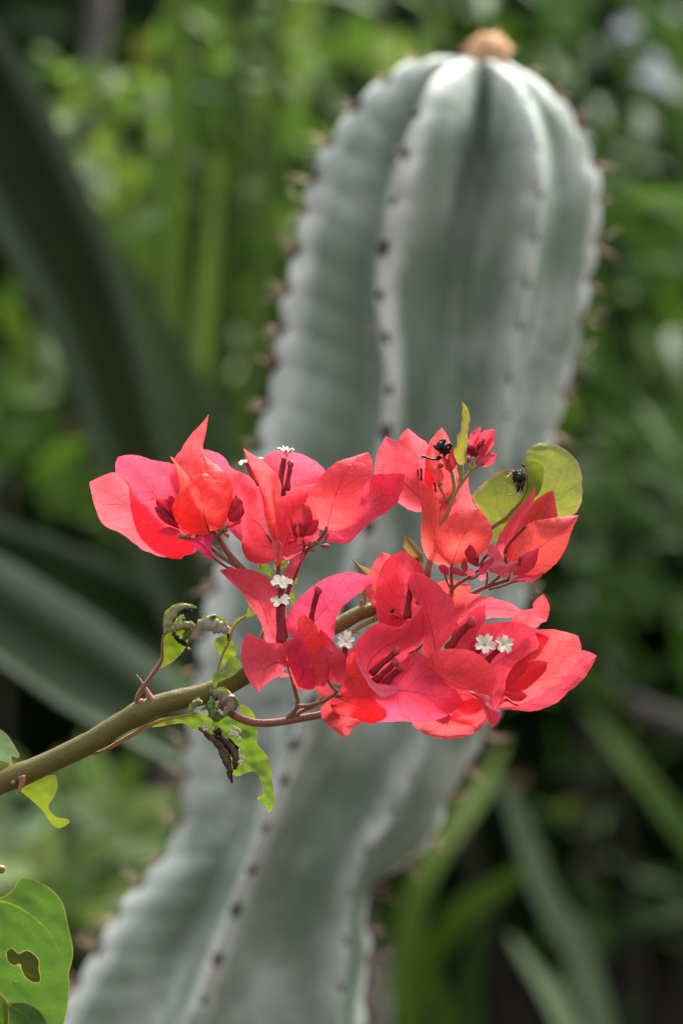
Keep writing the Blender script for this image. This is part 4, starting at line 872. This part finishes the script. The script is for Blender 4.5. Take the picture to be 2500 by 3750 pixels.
# orange woolly crown bud at the very top
c0 = world(1788, 200, DC + .005); Vb = []; Fb = []
seg, rg = 26, 14
for i in range(rg + 1):
    ph = math.pi * i / rg
    for j in range(seg):
        th = 2 * math.pi * j / seg; nn = Vector((math.sin(ph) * math.cos(th), math.sin(ph) * math.sin(th), math.cos(ph)))
        r = 1 + .10 * math.sin(7 * th + 3 * ph) * math.sin(ph) + .12 * noise.noise(nn * 3)
        Vb.append(c0 + Vector((nn.x * .0125 * r, nn.y * .0125 * r, nn.z * .0125 * r)))
for i in range(rg):
    for j in range(seg):
        Fb.append((i * seg + j, i * seg + (j + 1) % seg, (i + 1) * seg + (j + 1) % seg, (i + 1) * seg + j))
crown = mesh_obj('crown_bud', Vb, Fb, M_WOOL, cact)
gs = []
for s_ in range(46):
    dv = Vector((random.gauss(0, 1), random.gauss(0, 1), abs(random.gauss(.4, .6)))).normalized(); l = random.uniform(.013, .020)
    gs.append(tube_geo([c0 + dv * .008, c0 + dv * l], [.0008, .0002], 4))
mesh_obj('crown_wool', *join_geo(gs), M_WOOL, crown)

# ---------------------------------------------------------------- ground and the planting behind
M_SOIL = solid_material('soil', (.022, .017, .013), (.06, .045, .033), 3., .95, .1, 1., 30., 0, .02)
gv = [(-60, -30, 0), (60, -30, 0), (60, 90, 0), (-60, 90, 0)]
ground = mesh_obj('ground', gv, [(0, 1, 2, 3)], M_SOIL, None, False, origin=(0, 0, 0)); ground['kind'] = 'structure'

def blade_material(name, dark, light, edge, trans=.25, rough=.55, gloss=.03, tt=(1.2, 1.3, .5), ramp_=(.78, .97)):
    m, t, nd, ln = nodes(name); co = obj_coord(t); oi = nd.new('ShaderNodeObjectInfo')
    at = nd.new('ShaderNodeAttribute'); at.attribute_name = 'rim'
    n1 = noisen(t, co, 9., 4., .6)
    col = ramp(t, n1.outputs[0], [(.3, dark), (.7, light)])
    col = mixc(t, 1., col, ramp(t, oi.outputs['Random'], [(0, (.65, .7, .6)), (1, (1.3, 1.2, 1.25))]), 'MULTIPLY')
    col = mixc(t, 1., col, oi.outputs['Color'], 'MULTIPLY')
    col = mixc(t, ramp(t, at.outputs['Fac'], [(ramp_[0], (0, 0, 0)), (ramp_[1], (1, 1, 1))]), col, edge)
    p = nd.new('ShaderNodeBsdfPrincipled'); ln.new(col, p.inputs['Base Color']); p.inputs['Roughness'].default_value = rough; p.inputs['Specular IOR Level'].default_value = gloss * 4
    tr = nd.new('ShaderNodeBsdfTranslucent'); ln.new(mixc(t, 1., col, tt, 'MULTIPLY'), tr.inputs[0])
    mx = nd.new('ShaderNodeMixShader'); mx.inputs[0].default_value = trans; ln.new(p.outputs[0], mx.inputs[1]); ln.new(tr.outputs[0], mx.inputs[2])
    o = nd.new('ShaderNodeOutputMaterial'); ln.new(mx.outputs[0], o.inputs[0]); return m
M_AGAVE = blade_material('agave_blade', (.028, .046, .018), (.05, .078, .036), (.17, .225, .15), .0, .5, ramp_=(.45, .95))  # lit blade edges painted in as the paler margin colour
M_STRAP = blade_material('strap_leaf', (.095, .16, .04), (.15, .235, .07), (.17, .25, .085), .42)
M_PALE = blade_material('pale_strap_leaf', (.20, .27, .16), (.27, .36, .22), (.27, .35, .24), .25)
M_BROAD = blade_material('broad_leaf', (.045, .095, .025), (.085, .15, .042), (.10, .17, .06), .32)
M_DARK = blade_material('hedge_leaf', (.02, .045, .014), (.045, .085, .022), (.05, .09, .03), .2)
M_WOOD = solid_material('grey_twig', (.07, .06, .06), (.14, .125, .13), 12., .9, .1, .8, 60., 0, .004)
M_BROWNWOOD = solid_material('brown_twig', (.018, .016, .012), (.04, .033, .025), 12., .9, .1, .8, 60., 0, .004)
M_DRY = solid_material('dry_leaf', (.16, .09, .05), (.26, .17, .11), 20., .85, .1, .6, 60.)

def blade(parent, name, mat, pts, d, widths, chan=.25, thick=.10, nrm=(0, -1, .3), n=28, color=(1, 1, 1)):
    """long leaf: path in photograph pixels at d metres, widths in pixels; channelled, with real thickness"""
    dd = np.interp(np.linspace(0, 1, len(pts)), np.linspace(0, 1, len(d)), d)
    q = resample([(x, y, z * 1000) for (x, y), z in zip(pts, dd)], n)
    P = [world(a, b, c / 1000) for a, b, c in q]
    ww = [x * S * (c / 1000) / D / 2 for x, (_, _, c) in zip(np.interp(np.linspace(0, 1, n), np.linspace(0, 1, len(widths)), widths), q)]
    V = []; F = []; R = []
    prof = [-1, -.66, -.33, 0, .33, .66, 1]
    for i, p in enumerate(P):
        t = (P[min(i + 1, n - 1)] - P[max(i - 1, 0)]).normalized()
        nn = Vector(nrm); nn = (nn - t * nn.dot(t)).normalized(); sd_ = t.cross(nn); w_ = ww[i]
        for s_ in prof:
            V.append(p + sd_ * (s_ * w_) + nn * (chan * w_ * (s_ * s_))); R.append(abs(s_))
        for s_ in prof[::-1][1:-1]:
            V.append(p + sd_ * (s_ * w_) + nn * (chan * w_ * s_ * s_ - thick * w_ * 2 * (1 - s_ * s_) - .0006)); R.append(abs(s_))
    m = 12
    for i in range(n - 1):
        for j in range(m):
            j2 = (j + 1) % m
            F.append((i * m + j, i * m + j2, (i + 1) * m + j2, (i + 1) * m + j))
    F.append(tuple(range(m))); F.append(tuple((n - 1) * m + j for j in range(m))[::-1])
    return mesh_obj(name, V, F, mat, parent, True, None, R, color)
fp = lambda s: [(float(q.split(',')[0]) / .6272, float(q.split(',')[1]) / .6272) for q in s.split()]

# agave on the left: broad dark channelled blades
agc = world(1250, 2600, 2.35)
ag = empty('agave', (agc.x, 2.35, 0), 'dark grey-green agave with broad channelled blades reaching up to the left edge', 'agave')
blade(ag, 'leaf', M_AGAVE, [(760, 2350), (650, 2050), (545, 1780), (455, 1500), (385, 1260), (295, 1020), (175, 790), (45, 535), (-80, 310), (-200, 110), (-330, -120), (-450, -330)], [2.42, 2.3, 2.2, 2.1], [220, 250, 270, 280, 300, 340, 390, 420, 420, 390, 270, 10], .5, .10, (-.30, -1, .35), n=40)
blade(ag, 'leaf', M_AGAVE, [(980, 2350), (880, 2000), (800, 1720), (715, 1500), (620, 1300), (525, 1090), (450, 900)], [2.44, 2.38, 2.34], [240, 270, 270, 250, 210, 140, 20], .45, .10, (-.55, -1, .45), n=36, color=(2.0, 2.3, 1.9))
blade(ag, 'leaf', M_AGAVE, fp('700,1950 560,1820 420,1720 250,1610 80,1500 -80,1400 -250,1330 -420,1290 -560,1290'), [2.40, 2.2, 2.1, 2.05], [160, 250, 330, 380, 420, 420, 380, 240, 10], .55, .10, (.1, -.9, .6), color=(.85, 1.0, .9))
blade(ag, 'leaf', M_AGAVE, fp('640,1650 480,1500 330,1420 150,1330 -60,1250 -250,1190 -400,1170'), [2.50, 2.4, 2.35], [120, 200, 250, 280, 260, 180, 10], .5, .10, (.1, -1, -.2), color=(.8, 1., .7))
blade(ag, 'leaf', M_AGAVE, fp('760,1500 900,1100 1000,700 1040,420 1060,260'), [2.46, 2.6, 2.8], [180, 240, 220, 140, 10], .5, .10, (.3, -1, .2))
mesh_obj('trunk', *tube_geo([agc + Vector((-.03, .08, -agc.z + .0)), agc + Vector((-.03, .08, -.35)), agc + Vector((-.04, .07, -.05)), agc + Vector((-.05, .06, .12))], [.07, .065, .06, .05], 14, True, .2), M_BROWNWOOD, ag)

# upright bright strap leaves between the agave and the cactus
sp = world(700, 2300, 3.05)
st = empty('strap_leaf_clump', (sp.x, 3.05, 0), 'clump of bright green upright strap leaves between agave and cactus', 'plant')
for s, dz, wd, c in (
    ('380,1500 430,1150 455,900 470,700 490,480 500,330', [2.68, 2.78], [36, 57, 72, 72, 64, 28], (1.9, 1.65, 1.3)),
    ('420,1500 400,1100 390,800 400,450 410,150 395,-60', [2.73, 2.78], [43, 79, 93, 93, 100, 72], (1.6, 1.5, 1.2)),
    ('360,1450 340,1000 335,700 350,420 345,200', [2.78, 2.88], [36, 64, 79, 64, 14], (1.4, 1.4, 1.1)),
    ('470,1500 500,1200 560,900 600,650 625,350 640,-40', [2.83, 2.98], [43, 64, 64, 64, 64, 57], (.9, 1.0, .7)),
    ('400,1450 480,900 530,560 545,260 520,-60', [2.88, 3.08], [43, 72, 79, 79, 64], (1.0, 1.05, .8)),
    ('440,1500 540,1150 650,900 700,760', [2.78, 2.68], [43, 57, 57, 7], (1.1, 1.1, .7)),
    ('380,1500 300,1150 270,900 230,700', [2.78, 2.68], [43, 57, 57, 7], (.8, 1.0, .6)),
    ('420,1450 420,1000 460,620 470,200 450,-40', [2.98, 3.08], [43, 72, 86, 86, 57], (.9, 1.0, .7)),
    ('330,1450 290,900 300,560 330,300 310,60', [2.98, 3.18], [43, 72, 79, 64, 14], (.9, 1.0, .8)),
    ('500,1450 590,900 650,500 660,100 640,-60', [3.18, 3.28], [43, 64, 79, 79, 64], (.8, .95, .6))):
    blade(st, 'leaf', M_STRAP, fp(s), dz, wd, .3, .03, (random.uniform(-.5, .5), -1, .4), color=c)
mesh_obj('root_crown', *tube_geo([Vector((sp.x, 3.1, 0)), Vector((sp.x, 3.1, .3)), Vector((sp.x + .01, 3.1, sp.z * .6)), Vector((sp.x - .02, 3.1, sp.z + .28))], [.07, .06, .05, .02], 12, True, .2), M_WOOD, st)

# long leaves at the lower right
rc = world(1750, 4300, 2.9)
rs = empty('arching_leaf_clump', (rc.x, 2.9, 0), 'loose clump of long arching green leaves at lower right of the cactus', 'plant')
for s, dz, wd, m_, c in (
    ('1400,2700 1385,2400 1330,2200 1250,2050 1195,1900 1150,1790', [2.6, 2.7], [70, 100, 110, 105, 90, 40], M_PALE, (1, 1, 1)),
    ('1300,2700 1330,2450 1270,2300 1210,2210 1170,2150', [2.6, 2.6], [80, 110, 110, 80, 20], M_PALE, (1.1, 1.15, 1)),
    ('900,2700 920,2400 960,2230 1050,2110 1160,2030 1260,1960', [2.8, 2.7], [110, 140, 140, 130, 100, 30], M_STRAP, (1.0, 1.1, .6)),
    ('960,2700 900,2350 870,2200 900,2080 960,2000', [2.9, 2.8], [80, 110, 120, 90, 20], M_STRAP, (.7, .9, .7)),
    ('1900,2500 1750,2200 1600,1960 1480,1800 1390,1690 1320,1600', [2.9, 2.9, 3.0], [90, 110, 110, 100, 80, 20], M_STRAP, (.8, 1.0, .55)),
    ('900,2300 980,2000 1060,1880 1120,1790 1160,1690', [2.7, 2.9], [80, 95, 95, 80, 20], M_STRAP, (.9, .95, .5)),
    ('1100,2700 1090,2400 1080,2250 1110,2100', [3.0, 3.0], [70, 80, 80, 20], M_STRAP, (.6, .8, .5)),
    ('1000,2700 1020,2450 1010,2300 960,2180', [2.9, 2.8], [70, 90, 80, 20], M_STRAP, (.9, .95, .6))):
    blade(rs, 'leaf', m_, fp(s), dz, wd, .3, .03, (random.uniform(-.4, .4), -1, .5), color=c)
mesh_obj('root_crown', *tube_geo([Vector((rc.x - .1, 2.85, 0)), Vector((rc.x - .1, 2.85, .2)), Vector((rc.x - .12, 2.85, .62))], [.10, .09, .03], 12, True, .2), M_WOOD, rs)

# shared leaf shapes for the shrubs
def leaf_shape(name, L_, W_, fold, bend, mat, nl=7, nw=2):
    V = []; F = []; R = []
    for i in range(nl + 1):
        u = i / nl; w_ = W_ * math.sin(math.pi * min(1, u * .97 + .015)) ** .8 * (1 - .25 * u)
        for j in range(-nw, nw + 1):
            v = j / nw
            V.append((v * w_, u * L_, fold * abs(v) * w_ - bend * u * u * L_)); R.append(abs(v) * .9)
    k = 2 * nw + 1
    for i in range(nl):
        for j in range(k - 1):
            F.append((i * k + j, i * k + j + 1, (i + 1) * k + j + 1, (i + 1) * k + j))
    me = bpy.data.meshes.new(name); me.from_pydata(V, [], F); me.polygons.foreach_set('use_smooth', [True] * len(F))
    a = me.attributes.new('rim', 'FLOAT', 'POINT')
    for i, r in enumerate(R): a.data[i].value = r
    me.materials.append(mat); return me
def shrub(name, label, cat, mats, regions, seed, group='leafy shrubs behind the cactus', dirv=None):
    """regions: (x0, y0, x1, y1 in photo pixels, near m, far m, count, leaf length m, width ratio, colour)"""
    random.seed(seed)
    cx = sum((r[0] + r[2]) / 2 for r in regions) / len(regions); dm = sum((r[4] + r[5]) / 2 for r in regions) / len(regions)
    c = world(cx, 1875, dm)
    e = empty(name, (c.x, dm, 0), label, cat, group)
    top = world(cx, min(r[1] for r in regions), dm).z
    shapes = [leaf_shape('leaf', 1, wr, f, b, m) for m in mats for wr, f, b in ((.24, .3, .2), (.3, .2, .35), (.2, .4, .1))]
    g = []
    for s_ in range(6):
        tx = c.x + random.uniform(-.25, .25); ty = dm + random.uniform(-.2, .2); tz = top * random.uniform(.5, .95)
        mesh_obj('branch', *tube_geo([Vector((c.x, dm, -.02)), Vector((c.x * .6 + tx * .4, dm * .6 + ty * .4, tz * .4)), Vector((tx, ty, tz))], [.012, .007, .003], 8, True, .2), M_BROWNWOOD, e)
    for (x0, y0, x1, y1, n0, n1, cnt, ll, wr, colr, dirx) in regions:
        for i in range(cnt):
            d = random.uniform(n0, n1); p = world(random.uniform(x0, x1), random.uniform(y0, y1), d)
            o = bpy.data.objects.new('leaf', random.choice(shapes)); COL.objects.link(o)
            o.parent = e; o.location = p - e.location
            a = Vector((dirx[0] + random.gauss(0, .5), random.gauss(-.35, .45), dirx[1] + random.gauss(0, .45))).normalized()
            up = Vector((random.gauss(0, .5), random.gauss(-.6, .4), random.gauss(.8, .3)))
            z = (up - a * up.dot(a)).normalized(); xax = a.cross(z)
            m4 = Matrix((xax, a, z)).transposed()
            s_ = ll * random.uniform(.7, 1.3)
            o.rotation_euler = m4.to_euler(); o.scale = (s_ * wr, s_, s_)
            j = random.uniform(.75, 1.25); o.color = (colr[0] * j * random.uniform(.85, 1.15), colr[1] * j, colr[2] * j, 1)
    return e
G1 = (1, 1, 1)
shrub('leafy_shrub', 'bright green leafy shrub growing at the upper left behind the agave', 'shrub', [M_BROAD, M_STRAP],
      [(150, 200, 620, 900, 2.75, 3.4, 80, .06, 1.1, (1.2, 1.15, 1.05), (0, -.3)), (600, -100, 1250, 700, 2.95, 3.6, 110, .065, .8, (1.05, 1.08, .9), (.2, -.3)),
       (850, -200, 1750, 330, 3.0, 3.8, 45, .07, .8, (1.1, 1.15, .95), (.2, -.3)), (450, 700, 1150, 1650, 2.95, 3.6, 55, .07, .7, (.85, .95, .7), (.3, .2))], 21)
shrub('leafy_shrub', 'dark green shrub with slender leaves to the right of the cactus top', 'shrub', [M_BROAD],
      [(1700, -150, 2650, 900, 2.9, 4.0, 120, .09, .6, (.85, .95, .82), (.5, -.4)), (2650, 100, 3700, 2400, 2.9, 4.0, 55, .09, .6, (1., 1.1, .9), (.4, -.4)), (2000, 700, 2650, 1800, 2.8, 3.7, 120, .09, .55, (.9, 1.02, .88), (.6, -.5))], 22)
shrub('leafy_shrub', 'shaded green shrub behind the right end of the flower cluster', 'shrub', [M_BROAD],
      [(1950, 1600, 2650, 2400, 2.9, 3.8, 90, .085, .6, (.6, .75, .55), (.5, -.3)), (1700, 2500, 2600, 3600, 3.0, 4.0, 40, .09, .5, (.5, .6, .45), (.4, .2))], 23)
shrub('leafy_shrub', 'pale green low shrub under the thorny stem at the left edge', 'shrub', [M_PALE, M_STRAP],
      [(-150, 2850, 480, 3500, 2.4, 3.0, 75, .065, 1.3, (.9, .95, .8), (.1, .3)), (-150, 3300, 500, 3800, 2.6, 3.1, 36, .065, 1.3, (.75, .85, .7), (.1, .3))], 24)
shrub('leafy_shrub', 'green shrub low behind the agave at the far left edge', 'shrub', [M_BROAD],
      [(-150, 1050, 330, 1800, 2.8, 3.4, 70, .07, .9, (1.3, 1.35, 1.1), (.1, .1)), (-1300, 700, -150, 2600, 2.9, 3.8, 60, .10, 1.1, (.8, .95, .7), (.1, .2)), (250, 1700, 800, 2600, 2.8, 3.5, 45, .07, .8, (.9, 1.1, .7), (.1, .4))], 25)

# bare grey branches
for lab, s, dz, r in (('smooth lilac-grey branch hanging at the upper left corner', '225,-120 232,40 205,180 190,330', [3.2, 3.1], [50, 46, 40, 30]),
                      ('dull brown-grey branch lying behind the right end of the flowers', '1330,1540 1400,1590 1490,1640 1640,1690', [3.0, 3.1], [40, 44, 46, 46])):
    q = resample([(x, y) for x, y in fp(s)], 14); dq = np.linspace(dz[0], dz[1], 14)
    b = mesh_obj('bare_branch', *tube_geo([world(x, y, d_) for (x, y), d_ in zip(q, dq)], [x * S * 2.6 / .6272 * .6 for x in np.interp(np.linspace(0, 1, 14), np.linspace(0, 1, 4), r)], 10, True, .15), M_WOOD)
    tag(b, lab, 'branch')

# discs added in place of blurred highlight spots, and dry leaves among the shrubs
SH = [o for o in COL.objects if o.name.startswith('leafy_shrub') and o.parent is None]
M_SPOT = solid_material('highlight_spot', (.72, .72, .82), (.84, .84, .90), 60., .5, .3, .2)
M_YEL = blade_material('yellow_leaf_and_spot', (.24, .26, .06), (.34, .35, .10), (.4, .4, .1), .35)
def highlight_disc(par, x, y, d_, r, mat):
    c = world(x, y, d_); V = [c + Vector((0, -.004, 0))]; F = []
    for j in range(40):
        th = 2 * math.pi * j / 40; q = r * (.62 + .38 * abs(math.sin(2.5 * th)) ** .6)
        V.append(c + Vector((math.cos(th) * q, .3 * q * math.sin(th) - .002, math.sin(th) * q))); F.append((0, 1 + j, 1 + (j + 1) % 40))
    return mesh_obj('highlight_spot', V, F, mat, par)
for x, y, d_, r in ((2440, 285, 3.4, .034), (2295, 115, 3.6, .017), (2460, 60, 3.5, .012)): highlight_disc(SH[1], x, y, d_, r, M_SPOT)
highlight_disc(SH[2], 2080, 2955, 3.2, .010, M_YEL)
blade(SH[0], 'leaf', M_YEL, fp('322,150 330,110 350,75'), [3.0, 3.0], [10, 70, 10], .2, .02, (.2, -1, .4), 10)
blade(SH[0], 'leaf', M_YEL, fp('655,110 660,40 668,-40'), [3.2, 3.2], [20, 60, 50], .2, .02, (.2, -1, .4), 10, color=(.8, .95, .6))
for x, y, d_ in ((170, 985, 3.0), (590, 490, 3.2), (230, 960, 3.1), (205, 1290, 3.0), (420, 1880, 2.9), (395, 1800, 2.9), (1185, 1800, 2.9), (1290, 2300, 3.0)):
    blade(SH[4] if x < 700 else SH[2], 'dry_leaf', M_DRY, fp('%d,%d %d,%d %d,%d' % (x - 25, y + 30, x, y, x + 30, y - 22)), [d_, d_], [8, 60, 6], .3, .03, (random.uniform(-.5, .5), -1, .5), 10)

# dense evergreen hedge closing the view
hv = []; hf = []; NXh, NZh = 70, 26
for i in range(NXh + 1):
    for j in range(NZh + 1):
        x = -6 + 12 * i / NXh; z = 3.6 * j / NZh
        hv.append((x, 5.4 + .5 * noise.noise(Vector((x * .9, z * .9, 1))) + .25 * noise.noise(Vector((x * 3, z * 3, 4))) + .12 * z, z - .02))
for i in range(NXh):
    for j in range(NZh):
        a = i * (NZh + 1) + j; hf.append((a, a + NZh + 1, a + NZh + 2, a + 1))
# back and top so that it is a body
b0 = len(hv)
for i in range(NXh + 1):
    x = -6 + 12 * i / NXh; hv.append((x, 7.2, 3.58)); hv.append((x, 7.2, -.02))
for i in range(NXh):
    t0 = i * (NZh + 1) + NZh; t1 = t0 + NZh + 1
    hf.append((t0, t1, b0 + 2 * i + 2, b0 + 2 * i)); hf.append((b0 + 2 * i, b0 + 2 * i + 2, b0 + 2 * i + 3, b0 + 2 * i + 1))
def hol(z): q = min(1, max(0, (1.05 - z) / .35)); return 1.5 * q * q * (3 - 2 * q)
hv = [(x, y + (hol(z) if y < 7 else .9), z) for x, y, z in hv]
hedge = empty('hedge', (0, 5.6, 0), 'deep dark evergreen hedge filling the far background', 'hedge')
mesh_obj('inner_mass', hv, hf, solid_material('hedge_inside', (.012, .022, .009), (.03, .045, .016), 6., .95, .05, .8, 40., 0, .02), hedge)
random.seed(77); lv = []; lf = []
for q in range(9000):
    x = random.uniform(-3.2, 3.2); z = random.uniform(.0, 3.3)
    y = 5.4 + .5 * noise.noise(Vector((x * .9, z * .9, 1))) + .25 * noise.noise(Vector((x * 3, z * 3, 4))) + .12 * z - random.uniform(-.05, .45) + hol(z)
    p = Vector((x, y, z)); a = Vector((random.gauss(0, 1), random.gauss(-.3, .6), random.gauss(-.3, .8))).normalized(); b = a.cross(Vector((random.gauss(0, 1), random.gauss(-1, .5), random.gauss(0, 1)))).normalized()
    l = random.uniform(.07, .14); w_ = l * .2; o = len(lv)
    lv += [p, p + a * l * .45 + b * w_, p + a * l, p + a * l * .45 - b * w_]; lf += [(o, o + 1, o + 2), (o, o + 2, o + 3)]
mesh_obj('foliage', lv, lf, M_DARK, hedge, False, kind='stuff')
